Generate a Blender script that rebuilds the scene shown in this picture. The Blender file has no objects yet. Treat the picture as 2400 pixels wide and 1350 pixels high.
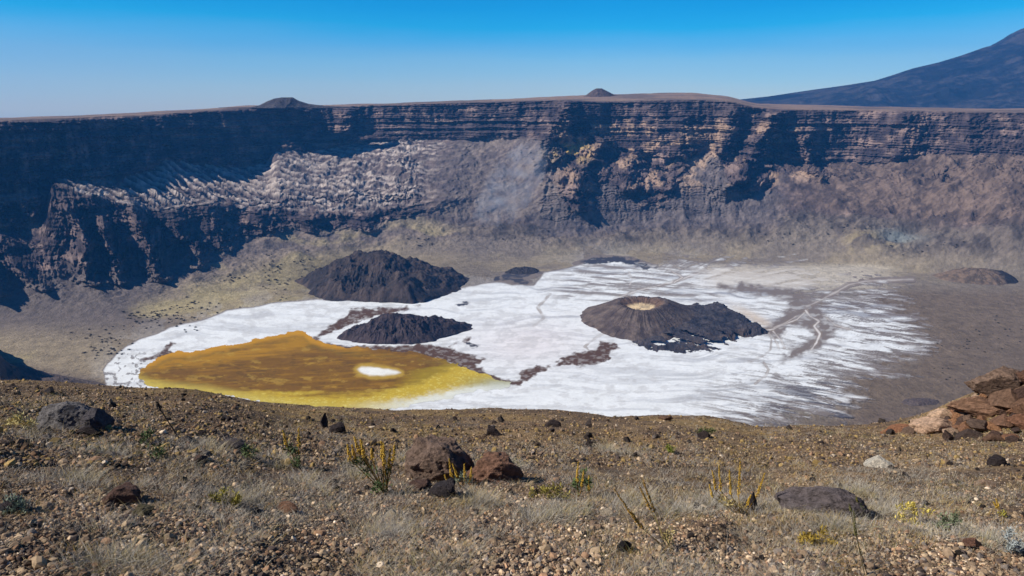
import bpy, bmesh, math, random
import numpy as np
rng = np.random.default_rng(7)
random.seed(7)
scene = bpy.context.scene
col = scene.collection

# ------------------------------------------------------------------ camera geometry
PITCH = math.radians(14.7); CP, SP = math.cos(PITCH), math.sin(PITCH)
F = 1600.0
H = 700.0                       # depth of the crater floor below the eye

def tdown(py):                  # z/Y of a sight line at image height py
    v = (675.0 - np.asarray(py, float)) / F
    return (-SP + v * CP) / (CP + v * SP)
def aof(px, py):                # x/Y
    v = (675.0 - np.asarray(py, float)) / F
    return (np.asarray(px, float) - 1200.0) / F / (CP + v * SP)
def floor_pt(px, py, z=-H):
    Y = z / tdown(py)
    return aof(px, py) * Y, Y
def proj(x, Y, z):
    d = Y * CP - z * SP; u = Y * SP + z * CP
    return 1200 + F * x / d, 675 - F * u / d

def lin(r, g, b):               # sRGB 0..255 -> linear
    f = lambda c: (c / 12.92 if c <= 0.04045 else ((c + 0.055) / 1.055) ** 2.4)
    return np.array([f(r / 255), f(g / 255), f(b / 255)])

# ------------------------------------------------------------------ noise
_T = rng.random((8, 256, 256)).astype(np.float32)
def vn(x, y, seed=0):
    T = _T[seed % 8]
    xi = np.floor(x); yi = np.floor(y)
    fx = (x - xi).astype(np.float32); fy = (y - yi).astype(np.float32)
    xi = (xi.astype(np.int64) + seed * 37) & 255; yi = (yi.astype(np.int64) + seed * 91) & 255
    x1 = (xi + 1) & 255; y1 = (yi + 1) & 255
    sx = fx * fx * fx * (fx * (fx * 6 - 15) + 10); sy = fy * fy * fy * (fy * (fy * 6 - 15) + 10)
    a = T[xi, yi]; b = T[x1, yi]; c = T[xi, y1]; d = T[x1, y1]
    return (a + (b - a) * sx) * (1 - sy) + (c + (d - c) * sx) * sy
def fbm(x, y, seed=0, octv=4, gain=0.5):
    s = 0; amp = 1; tot = 0; c, sn = 0.8, 0.6
    for i in range(octv):
        s = s + amp * vn(x, y, seed + i); tot += amp; amp *= gain
        x, y = (c * x - sn * y) * 2.03 + 11.3, (sn * x + c * y) * 2.03 + 5.7
    return s / tot
def fbms(x, y, seed=0, octv=4, gain=0.5):     # no rotation (keeps stretch direction)
    s = 0; amp = 1; tot = 0
    for i in range(octv):
        s = s + amp * vn(x, y, seed + i); tot += amp; amp *= gain
        x, y = x * 2.03 + 11.3, y * 2.03 + 5.7
    return s / tot
def ridged(x, y, seed=0, octv=4, gain=0.5):
    s = 0; amp = 1; tot = 0
    for i in range(octv):
        s = s + amp * (1 - np.abs(2 * vn(x, y, seed + i) - 1)); tot += amp; amp *= gain
        x, y = x * 2.03 + 11.3, y * 2.03 + 5.7
    return s / tot
def sst(a, b, x):
    t = np.clip((x - a) / (b - a), 0, 1); return t * t * (3 - 2 * t)
def mixc(A, B, t):
    t = np.asarray(t)[..., None]; return A * (1 - t) + B * t

def sdf(poly, X, Y):            # signed distance, negative inside
    poly = np.asarray(poly, float)
    d2 = np.full(X.shape, 1e18); ins = np.zeros(X.shape, bool)
    n = len(poly)
    for i in range(n):
        ax, ay = poly[i]; bx, by = poly[(i + 1) % n]
        ex, ey = bx - ax, by - ay
        t = np.clip(((X - ax) * ex + (Y - ay) * ey) / (ex * ex + ey * ey + 1e-9), 0, 1)
        d2 = np.minimum(d2, (X - ax - t * ex) ** 2 + (Y - ay - t * ey) ** 2)
        if ay != by:
            c = ((ay > Y) != (by > Y)) & (X < (bx - ax) * (Y - ay) / (by - ay) + ax)
            ins ^= c
    d = np.sqrt(d2)
    return np.where(ins, -d, d)
def pdist(line, X, Y):          # distance to an open polyline
    line = np.asarray(line, float); d2 = np.full(X.shape, 1e18)
    for i in range(len(line) - 1):
        ax, ay = line[i]; bx, by = line[i + 1]; ex, ey = bx - ax, by - ay
        t = np.clip(((X - ax) * ex + (Y - ay) * ey) / (ex * ex + ey * ey + 1e-9), 0, 1)
        d2 = np.minimum(d2, (X - ax - t * ex) ** 2 + (Y - ay - t * ey) ** 2)
    return np.sqrt(d2)

# ------------------------------------------------------------------ mesh / tagging helpers
def tag(o, label=None, cat=None, group=None, kind=None):
    if label: o['label'] = label
    if cat: o['category'] = cat
    if group: o['group'] = group
    if kind: o['kind'] = kind
    return o
def mesh_np(name, V, Fc, mat=None, colr=None, smooth=True, parent=None, link=True):
    """V (n,3); Fc (m,k) with k = 3 or 4; colr (n,3) albedo per vertex"""
    me = bpy.data.meshes.new(name)
    V = np.ascontiguousarray(V, np.float32); Fc = np.ascontiguousarray(Fc, np.int32)
    k = Fc.shape[1]
    me.vertices.add(len(V)); me.vertices.foreach_set('co', V.ravel())
    me.loops.add(Fc.size); me.loops.foreach_set('vertex_index', Fc.ravel())
    me.polygons.add(len(Fc)); me.polygons.foreach_set('loop_start', np.arange(0, Fc.size, k, dtype=np.int32))
    if smooth: me.polygons.foreach_set('use_smooth', np.ones(len(Fc), bool))
    me.update(calc_edges=True); me.validate()
    if not smooth: me.shade_flat()
    if colr is not None:
        at = me.attributes.new('Col', 'FLOAT_COLOR', 'POINT')
        c4 = np.ones((len(V), 4), np.float32); c4[:, :3] = colr
        at.data.foreach_set('color', c4.ravel())
    if mat: me.materials.append(mat)
    if not link: return me
    o = bpy.data.objects.new(name, me); col.objects.link(o)
    if parent: o.parent = parent
    return o
def obj_from(me, name, loc=(0, 0, 0), rot=(0, 0, 0), sc=(1, 1, 1), parent=None):
    o = bpy.data.objects.new(name, me); col.objects.link(o)
    o.location = loc; o.rotation_euler = rot; o.scale = sc
    if parent: o.parent = parent
    return o
def grid_faces(nr, nc, keep=None):
    i = np.arange(nr - 1)[:, None] * nc + np.arange(nc - 1)[None]
    f = np.stack([i, i + 1, i + nc + 1, i + nc], -1)
    if keep is not None: f = f[keep]
    return f.reshape(-1, 4)
def compact(V, Fc, C=None):
    used = np.zeros(len(V), bool); used[Fc.ravel()] = True
    idx = np.cumsum(used) - 1
    return V[used], idx[Fc], (None if C is None else C[used])

# ------------------------------------------------------------------ materials
def material(name, base='attr', rough=0.95, nscale=1.0, namp=0.5, detail=6, bump=0.0, bscale=None, bdist=1.0, spec=0.15, color=None, n2=None):
    m = bpy.data.materials.new(name); m.use_nodes = True
    N, L = m.node_tree.nodes, m.node_tree.links
    N.clear()
    out = N.new('ShaderNodeOutputMaterial'); bs = N.new('ShaderNodeBsdfPrincipled')
    L.new(bs.outputs[0], out.inputs[0])
    bs.inputs['Roughness'].default_value = rough
    bs.inputs['Specular IOR Level'].default_value = spec
    if base == 'attr':
        a = N.new('ShaderNodeAttribute'); a.attribute_name = 'Col'; src = a.outputs['Color']
    elif base == 'obj':
        a = N.new('ShaderNodeObjectInfo'); src = a.outputs['Color']
    else:
        a = N.new('ShaderNodeRGB'); a.outputs[0].default_value = (*color, 1); src = a.outputs[0]
    tc = N.new('ShaderNodeTexCoord')
    no = N.new('ShaderNodeTexNoise'); no.inputs['Scale'].default_value = nscale
    no.inputs['Detail'].default_value = detail; no.inputs['Roughness'].default_value = 0.65
    L.new(tc.outputs['Object'], no.inputs['Vector'])
    mr = N.new('ShaderNodeMapRange')
    mr.inputs['From Min'].default_value = 0.3; mr.inputs['From Max'].default_value = 0.7
    mr.inputs['To Min'].default_value = 1 - namp; mr.inputs['To Max'].default_value = 1 + namp
    L.new(no.outputs['Fac'], mr.inputs['Value'])
    mx = N.new('ShaderNodeVectorMath'); mx.operation = 'SCALE'
    L.new(src, mx.inputs[0]); L.new(mr.outputs[0], mx.inputs['Scale'])
    L.new(mx.outputs[0], bs.inputs['Base Color'])
    if bump:
        nb = N.new('ShaderNodeTexNoise'); nb.inputs['Scale'].default_value = bscale or nscale * 2
        nb.inputs['Detail'].default_value = 8; nb.inputs['Roughness'].default_value = 0.7
        L.new(tc.outputs['Object'], nb.inputs['Vector'])
        bp = N.new('ShaderNodeBump'); bp.inputs['Strength'].default_value = bump; bp.inputs['Distance'].default_value = bdist
        L.new(nb.outputs['Fac'], bp.inputs['Height']); L.new(bp.outputs[0], bs.inputs['Normal'])
    return m
M_terrain = material('crater_rock', nscale=0.035, namp=0.30, bump=1.0, bscale=0.05, bdist=9)
M_salt = material('salt_crust', nscale=0.02, namp=0.06, bump=0.4, bscale=0.03, bdist=2, rough=0.85)
M_lake = material('brine', nscale=0.03, namp=0.10, rough=0.7, spec=0.06)
M_cinder = material('cinder', nscale=0.05, namp=0.3, bump=1.0, bscale=0.08, bdist=8)
M_far = material('far_rock', nscale=0.006, namp=0.35, bump=1.0, bscale=0.008, bdist=60)
M_ground = material('hillside_soil', nscale=9.0, namp=0.45, bump=1.0, bscale=22, bdist=0.03)
M_gravel = material('gravel_stone', nscale=60, namp=0.25)
M_grass = material('dry_grass', nscale=3, namp=0.15, rough=0.8)
M_rock = material('boulder_rock', base='obj', nscale=5, namp=0.6, detail=10, bump=1.0, bscale=11, bdist=0.08)
M_plant = material('plant_tissue', nscale=30, namp=0.25, rough=0.7)
M_shrub = material('shrub_leaf', base='obj', nscale=0.4, namp=0.3)

# ------------------------------------------------------------------ crater terrain: profiles by column
# each layer: list of (px, image height, distance Y)
NEAR0 = [(-900, 1500, 45), (3300, 1500, 45)]
NEAR1 = [(-900, 990, 400), (0, 1010, 420), (250, 1120, 450), (3300, 1160, 450)]
NEAR2 = [(-900, 800, 1150), (-200, 790, 1350), (-150, 772, 1560), (-100, 772, 1600), (-72, 795, 1580), (-50, 846, 1500), (-10, 874, 1420), (110, 892, 1330), (220, 935, 1200), (400, 1040, 1100), (2100, 1060, 1100), (2500, 1040, 1050), (3300, 980, 900)]
NEAR3 = [(-900, 770, None), (-180, 762, None), (-85, 800, None), (-45, 858, None), (50, 874, None), (170, 894, None), (250, 920, None), (400, 1005, None), (2200, 1030, None), (2600, 980, None), (3300, 900, None)]
K0 = [(-900, 740, None), (-200, 745, None), (0, 745, None), (240, 742, None), (400, 712, None), (500, 695, None), (700, 655, None), (850, 612, None), (1000, 606, None), (1150, 604, None), (1300, 598, None), (1500, 592, None), (1700, 600, None), (1900, 612, None), (2100, 632, None), (2400, 655, None), (3300, 700, None)]
K1 = [(-900, 690, 1800), (0, 655, 2480), (150, 648, 2560), (330, 640, 2680), (480, 600, 2960), (660, 540, 3390), (830, 538, 3460), (980, 512, 3610), (1150, 530, 3580), (1350, 530, 3540), (1500, 515, 3590), (1700, 505, 3550), (1900, 505, 3450), (2100, 520, 3260), (2300, 540, 3020), (2400, 550, 2920), (3300, 600, 2100)]
K2 = [(-900, 600, 1950), (0, 562, 2640), (60, 585, 2700), (96, 570, 2720), (120, 525, 2760), (136, 470, 2830), (150, 440, 2880), (200, 450, 2900), (298, 478, 2960), (310, 466, 3020), (350, 488, 3050), (420, 494, 3130), (480, 472, 3330), (560, 480, 3450), (620, 490, 3500), (700, 494, 3550), (800, 498, 3590), (900, 496, 3640), (970, 478, 3700), (1080, 460, 3780), (1200, 464, 3800), (1320, 440, 3780), (1420, 430, 3800), (1550, 440, 3800), (1650, 430, 3800), (1800, 420, 3720), (1900, 420, 3700), (2100, 430, 3500), (2250, 430, 3300), (2400, 430, 3150), (3300, 470, 2300)]
K3 = [(-900, 570, 2050), (0, 548, 2740), (98, 535, 2820), (122, 495, 2880), (140, 440, 2950), (154, 421, 3000), (215, 430, 3060), (298, 446, 3130), (306, 421, 3300), (390, 398, 3620), (408, 372, 3740), (440, 380, 3820), (500, 388, 4000), (600, 394, 4240), (645, 383, 4320), (660, 356, 4280), (700, 354, 4360), (740, 362, 4440), (800, 345, 4580), (900, 330, 4660), (1000, 325, 4620), (1100, 328, 4540), (1200, 325, 4420), (1320, 330, 4180), (1420, 345, 4200), (1550, 390, 4100), (1650, 350, 4130), (1750, 360, 4050), (1850, 385, 4000), (2040, 385, 3880), (2150, 370, 3780), (2300, 370, 3540), (2400, 370, 3420), (3300, 400, 2450)]
K4 = [(-900, 440, 2220), (0, 400, 2880), (100, 380, 3000), (200, 360, 3220), (300, 350, 3520), (420, 335, 3860), (600, 330, 4340), (800, 312, 4740), (900, 300, 4770), (1000, 288, 4720), (1200, 285, 4520), (1320, 270, 4340), (1420, 290, 4330), (1550, 300, 4280), (1650, 290, 4250), (1800, 300, 4130), (1950, 320, 4010), (2100, 312, 3930), (2300, 312, 3680), (2400, 312, 3560), (3300, 320, 2560)]
K5 = [(-900, 300, 2320), (0, 285, 2960), (200, 277, 3340), (300, 272, 3640), (400, 268, 3930), (600, 253, 4440), (800, 250, 4840), (900, 246, 4860), (1000, 243, 4810), (1200, 238, 4600), (1310, 235, 4480), (1420, 237, 4430), (1550, 234, 4400), (1680, 236, 4340), (1740, 250, 4300), (1800, 256, 4260), (1950, 259, 4140), (2100, 260, 4040), (2300, 263, 3820), (2400, 262, 3700), (3300, 272, 2700)]
K6 = [(-900, 290, 4300), (0, 279, 4300), (200, 272, 4700), (400, 262, 5000), (600, 248, 5400), (800, 246, 5700), (1000, 239, 5700), (1200, 232, 5400), (1350, 224, 5500), (1480, 219, 5600), (1600, 217, 5600), (1680, 226, 5500), (1715, 236, 5500), (1740, 242, 5500), (1800, 244, 5600), (2000, 250, 5500), (2200, 254, 5300), (2400, 255, 5000), (3300, 262, 4600)]
K7 = [(-900, 300, 16000), (600, 275, 17000), (1200, 262, 17000), (1700, 262, 17000), (3300, 275, 16000)]
LAYERS = [NEAR0, NEAR1, NEAR2, NEAR3, K0, K1, K2, K3, K4, K5, K6, K7]
ROWS = [16, 24, 40, 90, 90, 100, 90, 90, 90, 26, 12]

cpx = np.concatenate([np.arange(-900, -120, 14.0), np.arange(-120, 2520, 1.9), np.arange(2520, 3300, 14.0)])
NC = len(cpx)
def curve(lst, smooth):
    arr = [(a, b, (float(-H / tdown(b)) if c is None else c)) for a, b, c in lst]
    a = np.array(arr)
    y = np.interp(cpx, a[:, 0], a[:, 1]); Yd = np.interp(cpx, a[:, 0], a[:, 2])
    # light smoothing over px
    if smooth:
        fine = np.arange(-900, 3301, 2.0); k = np.exp(-0.5 * (np.arange(-60, 61) * 2.0 / smooth) ** 2); k /= k.sum()
        def sm(v):
            f = np.interp(fine, cpx, v); f = np.convolve(np.pad(f, 60, mode='edge'), k, 'valid'); return np.interp(cpx, fine, f)
        y, Yd = sm(y), sm(Yd)
    return y, Yd
SM = [30, 30, 7, 7, 25, 12, 8, 7, 12, 8, 6, 30]
ys, Ys = zip(*[curve(l, s) for l, s in zip(LAYERS, SM)])
rows_y, rows_Y, rows_s = [], [], []
for k in range(len(LAYERS) - 1):
    n = ROWS[k]
    for j in range(n):
        t = j / n
        if k == 10: t = t ** 2
        Y = Ys[k] * (1 - t) + Ys[k + 1] * t
        z0 = Ys[k] * tdown(ys[k]); z1 = Ys[k + 1] * tdown(ys[k + 1])
        rows_Y.append(Y); rows_y.append(z0 * (1 - t) + z1 * t); rows_s.append(np.full(NC, k + t))
rows_Y.append(Ys[-1]); rows_y.append(Ys[-1] * tdown(ys[-1])); rows_s.append(np.full(NC, len(LAYERS) - 1.0))
TY = np.array(rows_Y); TZ = np.array(rows_y); TS = np.array(rows_s)
TPX = np.broadcast_to(cpx[None], TY.shape)
NR = TY.shape[0]
TA = (TPX - 1200) / F / 0.985            # x/Y, exact near mid picture
# image height of every vertex before displacement, for placing marks
TIPX, TIPY = proj(TA * TY, TY, TZ)
TZ = np.where((TS >= 3) & (TS <= 4), -H, TZ)

arc = TPX * 2.6                           # metres along the wall
zz = TZ
# envelopes
cliff = np.clip(sst(6.9, 7.3, TS) * (1 - sst(8.93, 9.02, TS)), 0, 1)      # upper cliff
lowcl = sst(4.85, 5.25, TS) * (1 - sst(6.05, 6.5, TS))                     # lower cliffs
bench = sst(5.9, 6.3, TS) * (1 - sst(6.8, 7.2, TS))
talus = sst(3.95, 4.6, TS) * (1 - sst(5.2, 5.6, TS))
nearw = (1 - sst(2.6, 3.0, TS)) * sst(0.2, 1.0, TS)
rightsm = sst(1850, 2250, TPX)            # gentler steps on the right hand wall
leftdark = 1 - sst(650, 900, TPX)

dY = np.zeros_like(TY)                    # push towards the viewer when negative
wx = arc + 70 * (fbm(arc / 200, zz / 200, 3, 3) - 0.5)
g1 = ridged(wx / 330, zz / 1500, 1, 3)
g2 = ridged(wx / 100, zz / 300, 2, 5)
g3 = fbm(arc / 22, zz / 13, 4, 5, 0.6)
path = np.concatenate([np.zeros((1, NC)), np.cumsum(np.hypot(np.diff(TY, axis=0), np.diff(TZ, axis=0)), 0)])
qx = arc + 120 * (fbm(arc / 180, path / 180, 5, 3) - 0.5); qy = path + 120 * (fbm(arc / 180 + 9, path / 180, 6, 3) - 0.5)
lump = ridged(qx / 150, qy / 190, 3, 5, 0.55) - 0.6
lump2 = fbm(qx / 60, qy / 60, 1, 5, 0.6) - 0.5
scree_mid = sst(960, 1020, TPX) * (1 - sst(1250, 1300, TPX))
crag = sst(1240, 1310, TPX) * (1 - sst(1780, 1860, TPX))
dY += cliff * (-(g1 - 0.5) * 88 * (1 - 0.75 * rightsm) - (g2 - 0.5) * 70 * (1 - 0.55 * rightsm) - (g3 - 0.5) * 46)
SB = np.interp(cpx, [1200, 1262, 1290, 1330, 1375, 1410, 1450, 1500, 1540, 1575, 1600, 1640, 1672, 1700, 1725, 1760, 1795, 1825, 1855, 1890, 1930, 1990, 2060, 2170, 2195, 2220, 2400],
               [4.9, 5.0, 6.3, 5.15, 5.2, 5.9, 5.5, 5.2, 5.25, 5.7, 6.5, 7.3, 6.6, 5.9, 5.55, 5.6, 5.6, 6.3, 7.0, 6.7, 6.4, 6.5, 6.9, 6.9, 5.9, 6.9, 6.8])[None] + 0.5 * (fbm(arc / 120, path / 300, 2, 4) - 0.5)
SB = np.maximum(SB, 4.9)
above = sst(0.0, 0.22, TS - SB)
lowmask = np.where(TPX > 1230, above, sst(4.9, 5.2, TS)) * (1 - sst(7.0, 7.35, TS))
dY += lowmask * (1 - 0.62 * scree_mid) * (1 - 0.72 * rightsm) * (1 - 0.6 * leftdark * bench) * (-lump * (62 + 110 * crag) - lump2 * (48 + 70 * crag) - (g3 - 0.5) * 36)
joint = ridged((arc + 40 * g3) / 17, zz / 150, 5, 3) - 0.6
dY += -(cliff * (1 - 0.5 * rightsm) * 24 + lowcl * (1 - scree_mid) * (1 - sst(1640, 1800, TPX)) * 26) * joint
# strata: hard lava beds stand proud
sz = zz + 26 * (fbm(arc / 420, zz / 110, 5, 4) - 0.5) + 14 * np.sin(arc / 830.0) + 10 * (g3 - 0.5)
def beds(step, off=0.0):
    q = sz / step + off + 1.1 * vn(sz / 95.0 + off * 9, np.full_like(sz, 0.3), 7); f = q - np.floor(q)
    return np.where(f < 0.55, 1 - f / 0.55 * 0.3, 0.7 * (1 - (f - 0.55) / 0.45)) * (0.4 + vn(np.floor(q) * 1.7 + 3, arc / 420.0, 6) * 1.3 - 0.15)
bd = beds(34) * 0.6 + beds(79, 0.3) * 0.9 + beds(13, 0.1) * 0.45
dY += -(cliff * (34 - 19 * rightsm) + lowcl * (28 - 4 * leftdark) * (1 - 0.65 * crag) * (1 - sst(1640, 1800, TPX)) * (1 - scree_mid) + bench * rightsm * 9) * (bd - 0.7)

# explicit buttresses: (px top, s top, px bottom, s bottom, half width top, half width bottom, metres)
SPURS = [(1322, 9.0, 1262, 6.4, 34, 70, 165), (1400, 7.4, 1340, 5.4, 24, 36, 130), (1480, 7.3, 1450, 5.7, 24, 40, 90),
         (1590, 8.6, 1560, 5.9, 36, 60, 75), (1690, 8.8, 1675, 6.2, 26, 40, 80), (1795, 8.95, 1700, 5.7, 30, 42, 190), (1850, 8.0, 1905, 6.0, 22, 30, 110),
         (900, 7.6, 960, 6.0, 50, 80, 60), (1120, 7.4, 1010, 5.5, 60, 90, 45), (840, 8.9, 800, 7.1, 40, 50, 90),
         (2090, 9.0, 2080, 7.0, 44, 60, 70), (2230, 8.9, 2240, 6.8, 30, 50, 40), (2190, 6.6, 2190, 6.1, 14, 16, 45),
         (170, 5.9, 205, 4.75, 26, 46, 130), (250, 5.75, 262, 4.8, 20, 40, 120), (318, 6.05, 380, 4.75, 30, 46, 150), (420, 5.9, 470, 4.8, 26, 40, 120), (500, 6.05, 540, 4.9, 28, 40, 90), (600, 6.0, 650, 4.9, 30, 44, 100), (720, 6.0, 745, 4.9, 30, 44, 90), (860, 6.0, 880, 4.9, 30, 50, 80), (20, 5.6, 90, 4.7, 30, 50, 110), (-60, 5.6, -30, 4.6, 40, 70, 130)]
for pt, st_, pb, sb, wt, wb, amp in SPURS:
    f = (st_ - TS) / (st_ - sb)
    on = sst(-0.06, 0.12, f) * (1 - sst(0.85, 1.12, f))
    wob = 44 * (fbm(TS * 2.7, np.full_like(TS, pt * 0.37), 5, 4) - 0.5) + 30 * (g3 - 0.5)
    pc = pt + (pb - pt) * f + wob; w = wt + (wb - wt) * np.clip(f, 0, 1)
    q = np.abs(TPX - pc) / w
    dY += -amp * on * np.clip(1 - q, 0, 1) ** 1.15
# alcoves
for pc, w, s0, s1, amp in [(1440, 70, 7.2, 9.3, 120), (1960, 90, 7.2, 9.2, 150), (1740, 34, 7.0, 9.0, 80), (1060, 50, 7.5, 9, 60)]:
    dY += amp * np.clip(1 - (np.abs(TPX - pc) / w) ** 2, 0, 1) * sst(s0 - 0.3, s0 + 0.4, TS) * (1 - sst(s1 - 0.3, s1, TS))
dY *= (1 - sst(8.96, 9.35, TS) * 0.8) * (1 - sst(9.6, 10, TS))
fade_low = sst(4.0, 4.9, TS)
k = 1 + dY / TY * np.where(TS > 4, fade_low, 0)
TX2, TY2 = TA * TY * k, TY * k
# vertical relief on flats, talus, bench and plateau
dz = talus * (fbm(TX2 / 170, TY2 / 170, 1, 6, 0.55) - 0.5) * 46
dz += rightsm * sst(5.0, 5.3, TS) * (1 - sst(6.9, 7.2, TS)) * ((fbm(TX2 / 150, TY2 / 150, 2, 6, 0.58) - 0.5) * 80 + (ridged(TX2 / 240, TY2 / 130, 4, 5, 0.6) - 0.6) * 75)
dz += talus * (ridged(arc / 150 + 0.8 * fbm(TX2 / 200, TY2 / 200, 2), TS * 1.3, 4, 5) - 0.6) * 9
dz += talus * (fbm(TX2 / 38, TY2 / 38, 7, 5, 0.6) - 0.5) * 15
dz += sst(1000, 1500, TPX) * talus * sst(4.3, 4.6, TS) * (ridged(TX2 / 260, TY2 / 160, 2, 5, 0.58) - 0.6) * 62
sv = (TY2 + TX2 * 0.42) / 62 + 1.6 * fbm(TX2 / 260, TY2 / 260, 2, 4); su = (TX2 - TY2 * 0.42) / 300
slump = sv - np.floor(sv); slump = np.where(slump < 0.22, slump / 0.22, (1 - slump) / 0.78) * (0.35 + 0.9 * vn(np.floor(sv) * 1.37, su * 1.5, 5)) + 0.35 * fbm(TX2 / 34, TY2 / 34, 1, 4)
dz += (bench + lowcl * 0.6) * (1 - 0.5 * scree_mid) * (fbm(TX2 / 80, TY2 / 80, 3, 5, 0.62) - 0.5) * (54 - 20 * leftdark)
dz += bench * (1 - 0.5 * scree_mid) * (ridged(TX2 / 34, TY2 / 34, 6, 4, 0.6) - 0.6) * 20
dz += bench * leftdark * (slump - 0.5) * 24
dz += nearw * (fbm(TX2 / 60, TY2 / 60, 5, 5) - 0.5) * 30
dz += sst(9.0, 9.5, TS) * (1 - sst(10, 10.6, TS)) * (fbm(TX2 / 250, TY2 / 250, 2, 4) - 0.5) * 12
TZ2 = TZ + dz

# ------------------------------------------------------------------ floor map (marks measured on the flat floor)
SALT = [(262, 925), (250, 900), (240, 868), (252, 850), (300, 812), (330, 795), (400, 770), (480, 750), (530, 730), (600, 718), (690, 708), (740, 702), (830, 702), (935, 705), (1000, 702), (1040, 692), (1080, 674), (1120, 667), (1165, 662), (1200, 672), (1250, 668), (1275, 642), (1330, 632), (1385, 608), (1470, 610), (1560, 628), (1620, 620), (1700, 627), (1760, 642), (1850, 658), (1900, 678), (1960, 690), (2040, 703), (2090, 735), (2115, 770), (2140, 805), (2110, 830), (2040, 850), (1990, 890), (1960, 920), (1930, 945), (1860, 965), (1800, 990), (1740, 1000), (1700, 1012), (1600, 1060), (1200, 1060), (800, 1040), (600, 1030), (400, 990)]
LAKE = [(322, 885), (330, 868), (347, 853), (372, 838), (402, 827), (450, 824), (500, 815), (560, 804), (620, 790), (690, 778), (716, 780), (732, 795), (760, 806), (830, 815), (900, 820), (960, 825), (1005, 834), (1050, 846), (1090, 860), (1130, 876), (1165, 890), (1200, 899), (1188, 908), (1120, 916), (1060, 930), (1000, 945), (940, 955), (880, 962), (800, 965), (700, 957), (620, 945), (560, 934), (480, 920), (400, 913), (350, 905)]
MUD = [[(730, 792), (775, 765), (812, 745), (822, 727), (870, 724), (940, 722), (985, 719), (940, 730), (880, 742), (840, 755), (800, 770), (765, 785), (740, 798), (712, 800), (690, 812), (675, 805), (700, 785)],
       [(740, 800), (800, 812), (900, 812), (980, 808), (1040, 813), (1085, 828), (1135, 842), (1128, 852), (1110, 852), (1140, 872), (1175, 890), (1225, 894), (1220, 903), (1190, 906), (1150, 893), (1100, 870), (1050, 850), (990, 838), (900, 826), (820, 822), (760, 814)],
       [(1210, 897), (1222, 870), (1240, 860), (1300, 855), (1330, 833), (1360, 825), (1395, 820), (1407, 802), (1440, 806), (1452, 815), (1430, 820), (1428, 845), (1400, 852), (1370, 858), (1330, 852), (1300, 862), (1260, 875), (1240, 893)],
       [(1052, 812), (1075, 798), (1100, 794), (1098, 800), (1080, 802), (1060, 812)],
       [(380, 818), (400, 803), (410, 806), (395, 820), (405, 830), (370, 842), (340, 850), (330, 845), (370, 832)]]
DARK = [[(1066, 716), (1085, 709), (1092, 712), (1078, 720)], [(1096, 806), (1115, 805), (1132, 811), (1120, 816), (1100, 812)],
        [(1160, 655), (1185, 640), (1220, 640), (1275, 640), (1250, 650), (1225, 650), (1245, 660), (1220, 670), (1195, 660), (1175, 658)],
        [(1345, 618), (1400, 600), (1480, 605), (1540, 625), (1520, 632), (1450, 616), (1400, 612), (1370, 622)]]
BROWN = [[(1690, 671), (1760, 668), (1840, 678), (1890, 691), (1910, 700), (1892, 713), (1868, 723), (1842, 736), (1852, 716), (1848, 700), (1800, 688), (1740, 680)],
         [(1795, 774), (1826, 750), (1858, 731), (1885, 718), (1930, 704), (1908, 722), (1928, 740), (1962, 763), (1950, 780), (1926, 802), (1908, 820), (1896, 817), (1911, 798), (1907, 778), (1892, 763), (1870, 758), (1848, 763), (1834, 773), (1828, 788), (1812, 786)],
         [(1912, 780), (1912, 800), (1894, 820), (1862, 833), (1836, 846), (1858, 826), (1888, 808), (1902, 794)]]
TRACKS = [([(2140, 655), (2030, 659), (1990, 667), (1960, 684), (1925, 703), (1890, 719)], 5.0, 0.45), ([(1892, 727), (1868, 749), (1835, 761), (1812, 772), (1797, 774)], 3.5, 0.8), ([(1866, 742), (1842, 756), (1814, 768)], 2.5, 0.6),
          ([(1812, 777), (1832, 800), (1838, 815)], 3.5, 0.9), ([(1800, 778), (1820, 802), (1826, 818)], 2.5, 0.7), ([(1888, 728), (1898, 741), (1920, 753), (1908, 765), (1922, 783), (1913, 804), (1902, 819)], 5.0, 1.0),
          ([(1798, 776), (1808, 796), (1806, 820), (1792, 832), (1755, 850)], 2.5, 0.2), ([(1938, 746), (1958, 763), (1992, 772)], 3.0, 0.6), ([(1790, 850), (1800, 866), (1796, 880), (1770, 900)], 3.0, 0.5),
          ([(1640, 640), (1580, 660), (1500, 680), (1440, 700)], 4.0, 0.7), ([(1475, 640), (1482, 655), (1476, 668)], 3, 0.9), ([(1560, 628), (1600, 650), (1580, 662)], 2.5, 0.8), ([(1440, 770), (1400, 790), (1370, 812), (1385, 826)], 2.5, 0.3), ([(1290, 690), (1260, 720), (1275, 745), (1250, 765)], 3, 0.3)]
ISLAND = [(836, 866), (848, 860), (875, 859), (905, 863), (930, 869), (940, 874), (925, 879), (895, 882), (866, 882), (846, 876)]

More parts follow.
